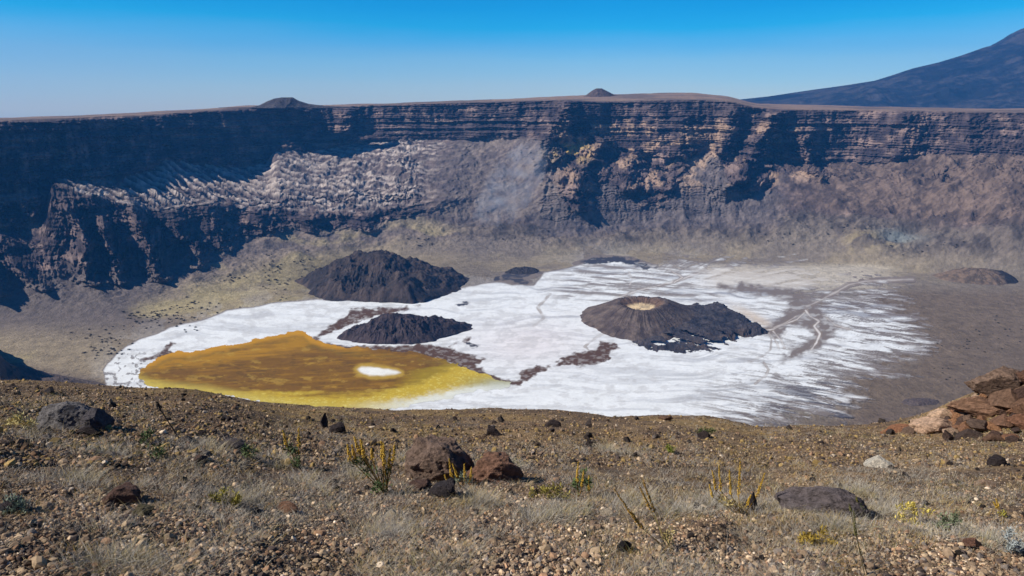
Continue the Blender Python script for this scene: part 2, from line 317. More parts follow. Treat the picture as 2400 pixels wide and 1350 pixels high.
def floor_marks(PX, PY):
    """salt cover 0..1 and stains for points of the flat floor given in map units"""
    n_f = fbm(PX / 60, PY / 30, 1, 5)
    d = sdf(SALT, PX, PY * 1.0)
    # feathery right-hand margin: streaks fan out from the middle of the flat
    ang = np.arctan2((PY - 740) * 2.2, PX - 1350); rad = np.hypot(PX - 1350, (PY - 740) * 2.2)
    st = fbms(ang * 31 + 1.4 * fbm(PX / 120, PY / 50, 2, 3), rad / 210 + 0.5 * fbm(PX / 70, PY / 40, 1, 3), 3, 5, 0.62)
    st2 = fbms((PX - PY * 0.9) / 42 + fbm(PX / 50, PY / 25, 4, 3), (PY - PX * 0.16) / 4 + 1.5 * fbm(PX / 40, PY / 22, 5, 3), 6, 5, 0.62)
    right = sst(1480, 1850, PX)
    st = 0.62 * st + 0.38 * st2
    dd = d + (n_f - 0.5) * (10 + 10 * right) - right * (st - 0.5) * 330 * sst(-330, -30, d) * (1 - 0.2 * sst(60, 140, d)) + 10 * right
    salt = 1 - sst(-2.5 - 34 * right, 2.5 + 34 * right, dd)
    back = sst(1250, 1350, PX) * (1 - sst(690, 745, PY)) * (1 - sst(1940, 2040, PX))
    bst = fbms(PX / 110 + PY / 60 + 0.8 * fbm(PX / 60, PY / 24, 4, 3), PY / 6.5 - PX / 75 + 1.2 * fbm(PX / 90, PY / 40, 2, 3), 5, 5, 0.62)
    salt = salt * (1 - back * 0.85 * sst(0.45, 0.66, bst))
    return salt, d, n_f, st

# terrain albedo
C_plain = lin(148, 132, 108); C_plain2 = lin(166, 149, 110); C_talus = lin(104, 93, 88); C_talus2 = lin(130, 115, 104)
C_cliff = lin(92, 78, 76); C_cliff2 = lin(138, 116, 106); C_dark = lin(62, 53, 56); C_pale = lin(186, 170, 158)
C_rim = lin(140, 116, 100); C_right = lin(116, 100, 84); C_white = np.array([0.80, 0.80, 0.80])
n1 = fbm(TX2 / 300, TY2 / 300, 1, 5); n2 = fbm(arc / 60, TZ2 / 40, 2, 5); n3 = fbm(TX2 / 40, TY2 / 40, 3, 4)
Cc = mixc(C_plain, C_plain2, sst(0.42, 0.62, n1))
Cc = mixc(Cc, mixc(lin(124, 112, 100), lin(140, 126, 106), sst(0.42, 0.62, n1)), sst(1000, 1150, TIPX) * 0.9)
Cc = mixc(Cc, C_right, sst(1850, 2050, TIPX) * sst(660, 700, TIPY))
Cc = mixc(Cc, lin(120, 108, 100), sst(900, 1000, TIPX) * (1 - sst(1100, 1300, TIPX)) * sst(4.0, 4.2, TS) * 0.6)
tal = mixc(C_talus, C_talus2, sst(0.35, 0.65, n3)); tal = mixc(tal, C_plain2, sst(0.55, 0.7, n1) * (1 - sst(4.6, 5.2, TS)) * 0.8 * (1 - sst(1000, 1150, TIPX)))
tal = mixc(tal, mixc(lin(82, 73, 68), lin(110, 98, 88), sst(0.4, 0.6, n3)), sst(1000, 1200, TIPX) * sst(4.15, 4.6, TS + (n1 - 0.5) * 0.8))
tal = mixc(tal, lin(158, 140, 100), np.exp(-(((TIPX - 2020) / 70) ** 2 + ((TIPY - 575) / 22) ** 2)) * sst(0.4, 0.6, n3))
tal = mixc(tal, lin(118, 124, 122), np.exp(-(((TIPX - 2110) / 50) ** 2 + ((TIPY - 552) / 14) ** 2)) * 0.8)
Cc = mixc(Cc, tal, sst(4.15, 4.7, TS + (n1 - 0.5) * 0.9))
Cc = mixc(Cc, C_talus, (1 - sst(280, 420, TIPX + (n1 - 0.5) * 300)) * sst(3.4, 4.0, TS) * 0.9)
clf = mixc(C_dark, C_cliff, sst(0.3, 0.6, n2)); clf = mixc(clf, C_cliff2, sst(0.52, 0.72, n2 * 0.6 + 0.4 * fbm(arc / 200, sz / 22, 6, 3)))
Cc = mixc(Cc, clf, sst(4.95, 5.25, TS + (n3 - 0.5) * 0.35))
Cc = mixc(Cc, mixc(lin(96, 86, 84), lin(118, 104, 96), sst(0.4, 0.6, n3)), crag * sst(4.5, 4.9, TS) * (1 - sst(5.35, 5.6, TS + (n3 - 0.5) * 0.6)))
# landslide bench on the left: pale streaky ash
strk = fbms((TX2 + TY2 * 0.5) / 160, (TY2 - TX2 * 0.5) / 26, 4, 5, 0.6)
bmask = sst(5.9, 6.12, TS + (n3 - 0.5) * 0.3) * sst(120, 200, TIPX) * (1 - sst(6.95, 7.1, TS)) * (1 - sst(960, 1080, TIPX + (n1 - 0.5) * 200))
Cc = mixc(Cc, mixc(lin(98, 86, 84), C_pale, sst(0.44, 0.68, strk * 0.45 + 0.2 * n3 + 0.35 * np.clip(slump, 0, 1))), bmask * 0.95)
# grey screes in the middle, warm faces on the spurs
fan = crag * (1 - above) * sst(4.6, 5.0, TS)
Cc = mixc(Cc, mixc(lin(88, 80, 80), lin(112, 101, 97), sst(0.38, 0.62, 0.5 * n3 + 0.5 * fbms(arc / 18, TS * 1.2, 3, 4))), fan * 0.92)
scr = sst(960, 1100, TIPX + (n1 - 0.5) * 160) * (1 - sst(1280, 1340, TIPX)) * sst(5.0, 5.3, TS) * (1 - sst(6.9, 7.2, TS))
Cc = mixc(Cc, mixc(lin(100, 90, 88), lin(132, 118, 108), sst(0.4, 0.65, strk * 0.6 + n3 * 0.4)), scr * 0.85)
rsc = sst(1780, 2000, TIPX) * sst(5.0, 5.3, TS) * (1 - sst(6.95, 7.25, TS + (n3 - 0.5) * 0.5))
Cc = mixc(Cc, mixc(lin(84, 71, 64), lin(120, 101, 88), sst(0.42, 0.58, n1 * 0.3 + n3 * 0.7)), rsc * 0.8)
warm = sst(0.56, 0.68, fbm(arc / 90, TZ2 / 60, 7, 4)) * sst(1280, 1340, TIPX) * (1 - sst(1880, 1960, TIPX)) * sst(5.6, 6.2, TS) * (1 - sst(8.1, 8.4, TS))
Cc = mixc(Cc, lin(186, 154, 126), warm * 0.55)
sulf = np.exp(-(((TIPX - 1340) / 40) ** 2 + ((TIPY - 352) / 22) ** 2)) * sst(0.4, 0.6, n2)
Cc = mixc(Cc, lin(190, 160, 90), np.clip(sulf * 1.2, 0, 1))
Cc = mixc(Cc, mixc(C_rim, lin(112, 96, 88), sst(0.45, 0.6, n1)), sst(8.93, 9.05, TS))
Cc = mixc(Cc, lin(92, 78, 76), (1 - sst(2.9, 3.15, TS)) * 0.9)
ash = np.exp(-(((TIPX - 905) / 235) ** 4 + ((TIPY - 662) / 56) ** 4)) * (0.35 + 0.65 * sst(0.35, 0.6, n3 * 0.5 + n1 * 0.5))
Cc = mixc(Cc, lin(74, 68, 64), ash * (TS > 2.9) * 0.75)
fl = (TS > 2.9) & (TS < 4.6)
ridx = np.where(fl.any(1))[0]; r0, r1 = ridx[0], ridx[-1] + 1
sl, sd, snf, sst_ = floor_marks(TIPX[r0:r1], TIPY[r0:r1])
dust = (1 - sst(-10, 60, sd)) * 0.35
Cc[r0:r1] = mixc(Cc[r0:r1], C_white * 0.85, np.clip(np.maximum(sl * 0.9, dust * (snf > 0.5) * 0.4), 0, 1))
hz = sst(1480, 1600, TIPX[r0:r1]) * (1 - sst(2000, 2150, TIPX[r0:r1])) * sst(612, 632, TIPY[r0:r1]) * (1 - sst(668, 690, TIPY[r0:r1])) * sst(-40, 10, sd + 20)
Cc[r0:r1] = mixc(Cc[r0:r1], lin(196, 184, 166), hz * 0.8)
flat_relief = np.zeros_like(TZ2); flat_relief[r0:r1] = (fbm(TX2[r0:r1] / 80, TY2[r0:r1] / 80, 6, 4) - 0.5) * 5 * sst(8, 60, sd)
TZ2 = TZ2 + flat_relief * (TS > 3.0) * (TS < 4.6)
V = np.stack([TX2, TY2, TZ2], -1).reshape(-1, 3)
terrain = mesh_np('terrain', V, grid_faces(NR, NC), M_terrain, np.clip(Cc, 0.01, 0.9).reshape(-1, 3))
tag(terrain, 'wide volcanic crater with dark layered cliffs, scree slopes and tan floor', 'crater', kind='structure')

def terrain_z_floor(): return -H

# ------------------------------------------------------------------ salt flat
gx = np.arange(225, 2330, 1.5); gy = np.arange(596, 1062, 1.15)
PX, PY = np.meshgrid(gx, gy)
sl, sd, nf, st = floor_marks(PX, PY)
fx, fY = floor_pt(PX, PY)
lk = np.full(PX.shape, 1e9); b = (PX > 300) & (PX < 1230) & (PY > 770) & (PY < 975)
lk[b] = sdf(LAKE, PX[b], PY[b])
mud = np.full(PX.shape, 1e9)
for poly in MUD:
    p = np.array(poly); b = (PX > p[:, 0].min() - 25) & (PX < p[:, 0].max() + 25) & (PY > p[:, 1].min() - 20) & (PY < p[:, 1].max() + 20)
    mud[b] = np.minimum(mud[b], sdf(poly, PX[b], PY[b]))
drk = np.full(PX.shape, 1e9)
for poly in DARK:
    p = np.array(poly); b = (PX > p[:, 0].min() - 25) & (PX < p[:, 0].max() + 25) & (PY > p[:, 1].min() - 20) & (PY < p[:, 1].max() + 20)
    drk[b] = np.minimum(drk[b], sdf(poly, PX[b], PY[b]))
brn = np.full(PX.shape, 1e9)
for poly in BROWN:
    p = np.array(poly); b = (PX > p[:, 0].min() - 25) & (PX < p[:, 0].max() + 25) & (PY > p[:, 1].min() - 20) & (PY < p[:, 1].max() + 20)
    brn[b] = np.minimum(brn[b], sdf(poly, PX[b], PY[b]))
edge_n = (fbm(PX / 14, PY / 7, 4, 4) - 0.5)
swirl = fbms((PX + 60 * fbm(PX / 200, PY / 90, 5, 3)) / 150, (PY + 30 * fbm(PX / 160, PY / 60, 6, 3)) / 7, 2, 5, 0.6)
C = np.ones(PX.shape + (3,)) * np.array([0.77, 0.77, 0.745])
C = mixc(C, lin(168, 168, 170), sst(0.48, 0.72, swirl) * (0.42 + 0.45 * sst(1100, 1300, PX) * (1 - sst(740, 800, PY)) + 0.25 * sst(1500, 1700, PX)))
C = mixc(C, lin(226, 214, 210), np.exp(-(((PX - 1240) / 130) ** 2 + ((PY - 805) / 50) ** 2)) * 0.6)
C = mixc(C, lin(176, 172, 168), sst(0.50, 0.68, fbm(PX / 26, PY / 9, 7, 5, 0.6)) * 0.38)
C = C * (1 + 0.16 * (fbm(PX / 5, PY / 2.6, 3, 3) - 0.5) + 0.10 * (fbm(PX / 40, PY / 16, 5, 4) - 0.5))[..., None]
soil = lin(122, 110, 102)
s2 = fbms((PX - PY * 0.9) / 50 + fbm(PX / 50, PY / 25, 4, 3), (PY - PX * 0.14) / 3.8 + 1.4 * fbm(PX / 46, PY / 24, 2, 3), 6, 5, 0.64)
C = mixc(C, lin(108, 96, 88), sst(0.50, 0.66, s2) * sst(1560, 1900, PX + (PY - 800) * 0.5) * (0.25 + 0.65 * sst(-260, -30, sd)))
C = mixc(C, soil, np.clip(1 - sl, 0, 1))
C = mixc(C, lin(70, 68, 76), sst(0.48, 0.64, fbms((PX - PY * 0.9) / 80 + 3, (PY - PX * 0.14) / 6.5, 3, 5, 0.62)) * sst(1640, 1980, PX) * sst(850, 920, PY) * sst(-190, -20, sd) * 0.85)
C = mixc(C, lin(206, 196, 182), sst(1600, 1700, PX) * (1 - sst(1950, 2010, PX)) * sst(622, 634, PY) * (1 - sst(664, 684, PY + (nf - 0.5) * 20)) * 0.75)
C = mixc(C, lin(205, 180, 150), np.exp(-(((PX - 1770) / 50) ** 2 + ((PY - 745 - (PX - 1770) * 0.5) / 12) ** 2)) * 0.6)
C = mixc(C, soil, (1 - sst(-3, 13, brn + edge_n * 22)) * (0.62 + 0.38 * sst(0.35, 0.55, fbm(PX / 22, PY / 9, 3, 4))))
trk = np.full(PX.shape, 1e9)
for ln, w, lt_ in TRACKS:
    p = np.array(ln); b = (PX > p[:, 0].min() - 30) & (PX < p[:, 0].max() + 30) & (PY > p[:, 1].min() - 20) & (PY < p[:, 1].max() + 20)
    dl = np.full(PX.shape, 1e9); dl[b] = pdist(ln, PX[b], PY[b])
    if ln[0][0] == 2140: trk = np.minimum(trk, dl)
    wn = 0.35 + 0.65 * sst(0.4, 0.6, fbm(PX / 30, PY / 14, 7, 3))
    C = mixc(C, lin(138, 124, 112), (1 - sst(w * 0.5, w * 1.5, np.abs(dl + edge_n * 5))) * 0.75 * wn)
    C = mixc(C, lin(212, 204, 196), (1 - sst(w * 0.15, w * 0.5, np.abs(dl + edge_n * 3))) * lt_ * (0.5 + 0.5 * wn))
C = mixc(C, lin(88, 64, 48), (1 - sst(-3, 3, mud + edge_n * 16)) * (1 - 0.22 * sst(0.5, 0.7, fbm(PX / 9, PY / 3, 6, 4))))
C = mixc(C, lin(62, 60, 66), (1 - sst(-2, 2, drk + edge_n * 22)) * (1 - 0.6 * sst(0.54, 0.64, fbms(PX / 30, PY / 4, 5, 4, 0.6))))
keep = (sl > 0.05) | (drk < 3) | (trk < 7)
# left margin: little dark drainage marks on the salt
C = mixc(C, lin(112, 104, 100), sst(0.62, 0.68, fbm(PX / 10, PY / 6, 7, 3)) * (1 - sst(330, 420, PX)) * sst(812, 840, PY) * 0.8)
kf = keep[:-1, :-1] | keep[1:, 1:]
V = np.stack([fx, fY, np.full_like(fx, -H + 0.5)], -1).reshape(-1, 3)
V, Fc, C2 = compact(V, grid_faces(*PX.shape, keep=kf), C.reshape(-1, 3))
Fc = Fc[:, ::-1]
salt = mesh_np('salt_flat', V, Fc, M_salt, np.clip(C2, 0.01, 0.85))
tag(salt, 'bright white salt flat spread over the crater floor', 'salt flat', kind='structure')

# ------------------------------------------------------------------ yellow brine lake
gx = np.arange(312, 1212, 1.5); gy = np.arange(770, 970, 1.0)
PX, PY = np.meshgrid(gx, gy); fx, fY = floor_pt(PX, PY)
d = sdf(LAKE, PX, PY); en = (fbm(PX / 22, PY / 11, 4, 4) - 0.5)
isl = sdf(ISLAND, PX, PY)
lk = d + en * 15
wv = fbms((PX + 40 * fbm(PX / 120, PY / 50, 1, 3)) / 120, (PY + PX * 0.06) / 9, 3, 5, 0.6)
wf = fbm(PX / 8, PY / 4, 5, 3)
Am = lin(166, 120, 24); Br = lin(114, 80, 20); Yl = lin(192, 162, 48); Ol = lin(152, 128, 30)
band = PY - (868 - (PX - 350) * 0.145) + (wv - 0.5) * 26           # <0 : upper orange lobe
C = mixc(np.ones(PX.shape + (3,)) * Am, Br, sst(-6, 10, band) * (0.75 + 0.25 * wf))
low = PY - np.interp(PX, [300, 420, 560, 680, 770, 900, 1000, 1080, 1200], [880, 905, 922, 918, 922, 915, 880, 845, 830]) + (wv - 0.5) * 34 + (wf - 0.5) * 12
C = mixc(C, lin(90, 66, 22), sst(0.56, 0.66, fbm(PX / 46, PY / 15, 7, 5, 0.6)) * 0.45)
C = mixc(C, lin(196, 160, 70), sst(0.60, 0.7, fbm(PX / 30, PY / 9, 2, 5, 0.65)) * 0.4)
C = mixc(C, lin(120, 96, 40), np.exp(-(((d + en * 20 + 14) / 4.0) ** 2)) * 0.5)
C = mixc(C, Am, sst(0.5, 0.7, fbms(PX / 60, (PY + PX * 0.05) / 4, 1, 5, 0.65)) * 0.45)
C = mixc(C, lin(116, 80, 14), sst(0.52, 0.7, fbms(PX / 70 + 4, (PY + PX * 0.05) / 6, 2, 5, 0.65)) * 0.4)
C = mixc(C, Yl, sst(-10, 16, low) * 0.95)
C = mixc(C, Ol, sst(900, 1000, PX) * (1 - sst(0, 20, low)) * sst(-26, -4, low) * 0.8)
C = mixc(C, lin(196, 140, 30), (1 - sst(3, 15, -d)) * (1 - sst(780, 900, PX)) * (PY < 860) * 0.8)
C = mixc(C, lin(196, 174, 80), (1 - sst(4, 26, -d)) * sst(870, 900, PY) * 0.7)
C = mixc(C, lin(214, 198, 110), sst(0.6, 0.72, fbm(PX / 5, PY / 2.5, 6, 3)) * sst(0, 20, low) * 0.6)
C = mixc(C, lin(128, 132, 100), sst(1040, 1180, PX) * sst(875, 900, PY) * 0.75)
fade = sst(-30, -4, d + en * 16 + (wf - 0.5) * 14) * sst(780, 1000, PX) * sst(885, 915, PY)
C = mixc(C, np.array([0.72, 0.73, 0.66]), fade * 0.85)
C = mixc(C, lin(186, 152, 60), (1 - sst(2, 11, isl + en * 6)) * 0.8)
C = mixc(C, np.array([0.82, 0.80, 0.72]), 1 - sst(-6, 2, isl + en * 6))
kf = (lk[:-1, :-1] < 0)
V = np.stack([fx, fY, np.full_like(fx, -H + 0.9)], -1).reshape(-1, 3)
V, Fc, C2 = compact(V, grid_faces(*PX.shape, keep=kf), C.reshape(-1, 3))
lake = mesh_np('lake', V, Fc[:, ::-1], M_lake, np.clip(C2, 0.01, 0.85))
tag(lake, 'shallow yellow and amber brine pool on the white salt', 'lake', kind='structure')

# ------------------------------------------------------------------ hills on the floor
def hill(name, label, cx, cy, base, Hh, prof, C1, C2, seed=0, gul=0.12, gulfreq=30, crag=0.08, colf=None, nr=110, nt=560, kind='structure', cat='hill', Hfun=None, warp=0.0):
    X0, Y0 = floor_pt(cx, cy)
    b = np.array(base, float); bx, by = floor_pt(b[:, 0], b[:, 1])
    P = np.stack([bx - X0, by - Y0], 1)
    # dense outline
    pts = np.concatenate([P[i] + (P[(i + 1) % len(P)] - P[i]) * np.linspace(0, 1, 24, endpoint=False)[:, None] for i in range(len(P))])
    th = np.arctan2(pts[:, 1], pts[:, 0]); rr = np.hypot(pts[:, 0], pts[:, 1]); o = np.argsort(th); th, rr = th[o], rr[o]
    T = np.linspace(-math.pi, math.pi, nt)
    Rb = np.interp(T, np.r_[th - 2 * math.pi, th, th + 2 * math.pi], np.r_[rr, rr, rr])
    Rb = np.convolve(np.r_[Rb[-6:-1], Rb, Rb[1:6]], np.ones(11) / 11, 'valid')
    Rb = Rb * (1 + 0.20 * (fbm(np.cos(T) * 4 + 9, np.sin(T) * 4 + 9, seed, 4) - 0.5)); Rb[-1] = Rb[0]
    U = np.linspace(0, 1, nr)[:, None]; T2 = np.broadcast_to(T[None], (nr, nt)); R = U * Rb[None]
    x = R * np.cos(T2); y = R * np.sin(T2)
    S = Rb.mean()
    wT = T2 + 0.22 * (fbm(x / S * 2.2 + 5, y / S * 2.2 + 1, seed + 5, 4) - 0.5)
    gl = ridged(np.cos(wT) * gulfreq / 6 + 20, np.sin(wT) * gulfreq / 6 + 20 + 0.4 * U, seed + 1, 4)
    gl = 0.5 + (gl - 0.5) * (0.3 + 1.4 * fbm(np.cos(T2) * 1.7 + 4, np.sin(T2) * 1.7 + 4, seed + 6, 3))
    cr = fbm(x / S * 5 + 7, y / S * 5 + 3, seed + 2, 5, 0.55) - 0.5
    cr2 = ridged(x / S * 3 + 3, y / S * 3 + 9, seed + 3, 5, 0.6) - 0.6
    env = np.sin(np.pi * np.clip(U, 0, 1)) ** 0.7 + 0 * T2
    z = Hh * (prof(U) + 0 * T2)
    if Hfun is not None: z = z + Hfun(x / S, y / S, U)
    z = z + Hh * env * ((gl - 0.5) * gul + cr * crag * 2 + cr2 * crag * 2)
    z = np.where(U >= 0.999, -1.0, np.maximum(z, -0.5))
    n = fbm(x / S * 9, y / S * 9, seed + 4, 5)
    Cl = mixc(np.ones((nr, nt, 3)) * C1, C2, sst(0.35, 0.65, n))
    if colf: Cl = colf(Cl, U + 0 * T2, T2, x / S, y / S, n)
    V = np.stack([x + X0, y + Y0, z - H], -1).reshape(-1, 3)
    o = mesh_np(name, V, grid_faces(nr, nt), M_cinder, np.clip(Cl, 0.005, 0.9).reshape(-1, 3))
    tag(o, label, cat, kind=kind)
    return o
DK = lin(54, 48, 48); DK2 = lin(80, 68, 63)
hill('hill', 'large dark cinder hill with a craggy broad top behind the white salt', 885, 672,
     [(698, 664), (730, 690), (752, 704), (830, 709), (930, 710), (962, 714), (1000, 708), (1045, 695), (1085, 676), (1100, 655), (1070, 636), (980, 622), (860, 620), (760, 634), (712, 648)],
     140, lambda u: 0.80 * (1 - u) + 0.20 * (1 - np.clip(u, 0, 1) ** 2.2), DK, DK2, 1, 0.04, 26, 0.20,
     Hfun=lambda x, y, u: 26 * np.exp(-(((x - 0.45) / 0.28) ** 2 + ((y + 0.55) / 0.2) ** 2)) + 22 * np.exp(-(((x + 0.35) / 0.2) ** 2 + ((y + 0.1) / 0.25) ** 2)) - 14 * np.exp(-(((x + 0.12) / 0.12) ** 2 + ((y + 0.35) / 0.4) ** 2)))
hill('hill', 'middle sized dark cinder hill with a low tail, beside the yellow pool', 925, 785,
     [(778, 794), (800, 799), (850, 805), (920, 808), (1000, 806), (1035, 794), (1062, 786), (1112, 774), (1118, 758), (1075, 760), (1040, 762), (1000, 757), (930, 756), (850, 764), (800, 780)],
     74, lambda u: 0.72 * np.clip(1 - u, 0, 1) ** 1.1 + 0.28 * (1 - u * u), lin(56, 48, 52), lin(80, 68, 68), 3, 0.05, 22, 0.17, Hfun=lambda x, y, u: 9 * np.exp(-(((x - 0.95) / 0.35) ** 2 + (y / 0.2) ** 2)))
def cprof(u):
    up = np.interp(u, [0, 0.17, 0.24, 0.31, 0.35, 0.40, 0.68, 0.9, 1.0], [0.70, 0.70, 0.78, 0.93, 1.0, 0.985, 0.48, 0.14, 0.0]); return up
def ccol(C, U, T, x, y, n):
    C = mixc(C, lin(216, 190, 150), (1 - sst(0.17, 0.24, U + (n - 0.5) * 0.1)) * 0.95)
    C = mixc(C, lin(120, 92, 72), sst(0.17, 0.24, U) * (1 - sst(0.31, 0.36, U)) * 0.6)
    return C
hill('hill', 'neat brown cinder cone with an open round crater and tan pit', 1500, 750,
     [(1360, 738), (1362, 748), (1380, 766), (1410, 780), (1450, 793), (1500, 803), (1560, 798), (1610, 784), (1650, 765), (1655, 745), (1640, 727), (1590, 712), (1500, 705), (1420, 712), (1375, 724)],
     60, cprof, lin(84, 72, 68), lin(106, 92, 84), 5, 0.085, 64, 0.035, ccol)
hill('hill', 'small dark hillock at the back edge of the salt', 1228, 634,
     [(1180, 640), (1200, 643), (1240, 644), (1262, 640), (1265, 632), (1235, 628), (1195, 630)], 17, lambda u: np.clip(1 - u ** 1.3, 0, 1), lin(50, 46, 48), lin(64, 58, 58), 6, 0.1, 20, 0.3, nr=50, nt=200)
hill('hill', 'low brown mound with a dark crag at its right end, on the plain', 2290, 652,
     [(2180, 645), (2220, 658), (2280, 667), (2350, 669), (2388, 664), (2370, 650), (2310, 638), (2230, 634)], 42, lambda u: np.clip(1 - u ** 1.5, 0, 1), lin(98, 84, 72), lin(120, 100, 84), 7, 0.12, 20, 0.12, nr=70, nt=260,
     colf=lambda C, U, T, x, y, n: mixc(C, DK, sst(0.35, 0.5, x + (n - 0.5) * 0.3)), Hfun=lambda x, y, u: 14 * np.exp(-(((x - 0.75) / 0.25) ** 2 + ((y + 0.1) / 0.3) ** 2)))
hill('hill', 'very low dark mound on the right near plain', 2160, 942, [(2110, 946), (2150, 952), (2200, 948), (2205, 938), (2160, 932), (2120, 936)], 7, lambda u: np.clip(1 - u ** 1.6, 0, 1), lin(88, 76, 74), lin(100, 88, 84), 2, 0.1, 20, 0.15, nr=40, nt=160)

# lava apron round the crater cone
LAVA = [(1580, 716), (1640, 714), (1685, 713), (1735, 733), (1752, 752), (1770, 762), (1802, 775), (1800, 786), (1750, 792), (1715, 806), (1670, 822), (1610, 826), (1550, 822), (1500, 813), (1470, 800), (1520, 790), (1600, 760)]
gx = np.arange(1455, 1815, 1.2); gy = np.arange(706, 836, 0.8); PX, PY = np.meshgrid(gx, gy); fx, fY = floor_pt(PX, PY)
d = sdf(LAVA, PX, PY) + (fbm(PX / 16, PY / 7, 3, 4) - 0.5) * 16
gaps = sst(0.56, 0.60, fbms((PX - PY * 0.6) / 34, (PY - PX * 0.12) / 8, 4, 4, 0.6)) * sst(772, 800, PY)
hz_ = sst(0, 12, -d) * (4 + 14 * fbm(fx / 30, fY / 30, 5, 5, 0.6) + 10 * ridged(fx / 60, fY / 60, 2, 4)) * (1 - 0.6 * sst(780, 815, PY))
n = fbm(fx / 40, fY / 40, 6, 4)
C = mixc(np.ones(PX.shape + (3,)) * lin(52, 50, 56), lin(76, 70, 72), sst(0.35, 0.65, n))
C = mixc(C, lin(96, 80, 70), sst(0.5, 0.7, fbm(PX / 60, PY / 14, 2, 3)) * 0.6)
kf = ((d < 0) & (gaps < 0.5))[:-1, :-1]
V = np.stack([fx, fY, -H + 0.8 + hz_], -1).reshape(-1, 3)
V, Fc, C2 = compact(V, grid_faces(*PX.shape, keep=kf), C.reshape(-1, 3))
lava = mesh_np('lava_field', V, Fc[:, ::-1], M_cinder, C2)
tag(lava, 'rough black lava apron spreading right of the crater cone', 'lava', kind='structure')

# ------------------------------------------------------------------ far mountain and small cones on the rim
def far_hill(name, label, ridge, Yd, depth, zbase_y, C1, C2, seed, nx=420, ny=90, rough=0.05, cat='hill'):
    r = np.array(ridge, float)
    X = np.linspace(r[0, 0], r[-1, 0], nx); top = np.interp(X, r[:, 0], r[:, 1])
    zt = Yd * tdown(top); zb = Yd * tdown(zbase_y); hh = np.maximum(zt - zb, 0)
    v = np.linspace(-1, 1, ny)[:, None]
    prof = np.clip(1 - np.abs(v) ** 1.15, 0, 1)
    x = aof(X, top)[None] * Yd + 0 * v; y = Yd + v * depth * (0.25 + 0.75 * (hh / hh.max())[None])
    S = hh.max()
    rel = (ridged(x / (S * 0.9), y / (S * 0.9), seed, 5, 0.55) - 0.6) * rough * S * 2 + (fbm(x / (S * .3), y / (S * .3), seed + 1, 5) - 0.5) * rough * S
    z = zb + hh[None] * prof + rel * prof * (1 - prof) * 4 * np.clip(hh / hh.max() * 3, 0, 1)[None] - 4 * (np.abs(v) > 0.99)
    n = fbm(x / (S * .5), y / (S * .2), seed + 2, 5)
    n = 0.5 * n + 0.5 * fbm(x / (S * .09), (y + z) / (S * .07), seed + 3, 5, 0.6)
    C = mixc(np.ones(z.shape + (3,)) * C1, C2, sst(0.42, 0.6, n)); C = mixc(C, C1 * 0.6, sst(0.54, 0.66, fbm(x / (S * .2), (y + z) / (S * .06), seed + 4, 5, 0.6)) * 0.7)
    o = mesh_np(name, np.stack([x, y, z], -1).reshape(-1, 3), grid_faces(ny, nx), M_far, C.reshape(-1, 3))
    tag(o, label, cat, kind='structure'); return o
far_hill('mountain', 'big dark volcano slope rising behind the right rim', [(1660, 244), (1725, 234), (1800, 226), (1900, 211), (1980, 200), (2050, 189), (2095, 175), (2140, 160), (2200, 146), (2250, 131), (2310, 110), (2335, 104), (2365, 92), (2382, 78), (2400, 70), (2450, 44), (2520, 20), (2600, 8), (2700, 5), (2800, 30), (3000, 110), (3300, 200)], 11000, 4200, 262, lin(32, 30, 32), lin(66, 59, 56), 3, nx=800, ny=220, rough=0.11, cat='mountain')
far_hill('hill', 'flat topped dark knoll standing on the left rim', [(520, 259), (575, 254), (608, 247), (625, 238), (642, 231), (660, 228), (686, 228), (700, 236), (722, 243), (760, 248), (830, 251)], 4500, 160, 252, lin(70, 64, 66), lin(86, 78, 76), 4, rough=0.1)
far_hill('hill', 'small pointed cone poking above the middle of the rim', [(1350, 232), (1372, 224), (1388, 212), (1398, 207), (1410, 207), (1424, 214), (1440, 222), (1470, 230)], 5300, 140, 228, lin(86, 72, 70), lin(104, 88, 82), 5, rough=0.05)

# ------------------------------------------------------------------ foreground hillside
_ed = np.array([(-500, 885), (-100, 892), (0, 895), (100, 900), (250, 908), (400, 914), (500, 925), (600, 945), (700, 960), (850, 966), (1200, 970), (1350, 976), (1450, 985), (1530, 979), (1600, 986), (1680, 990), (1720, 1000), (1800, 1016), (1860, 1004), (1950, 1004), (2100, 1008), (2200, 1014), (2400, 1014), (3000, 1010)], float)
_de = np.array([(-500, 17), (0, 19), (300, 19), (480, 20), (650, 25), (1200, 27), (1700, 26), (2100, 24), (2600, 23)], float)
_px = np.arange(-500, 3000, 5.0); _k = np.exp(-0.5 * (np.arange(-24, 25) * 5 / 28.0) ** 2); _k /= _k.sum()
_ed = np.stack([_px, np.convolve(np.pad(np.interp(_px, _ed[:, 0], _ed[:, 1]), 24, mode='edge'), _k, 'valid')], 1)
_k = np.exp(-0.5 * (np.arange(-60, 61) * 5 / 90.0) ** 2); _k /= _k.sum()
_de = np.stack([_px, np.convolve(np.pad(np.interp(_px, _de[:, 0], _de[:, 1]), 60, mode='edge'), _k, 'valid')], 1)
_ea = aof(_ed[:, 0], _ed[:, 1])
BUMPS = []
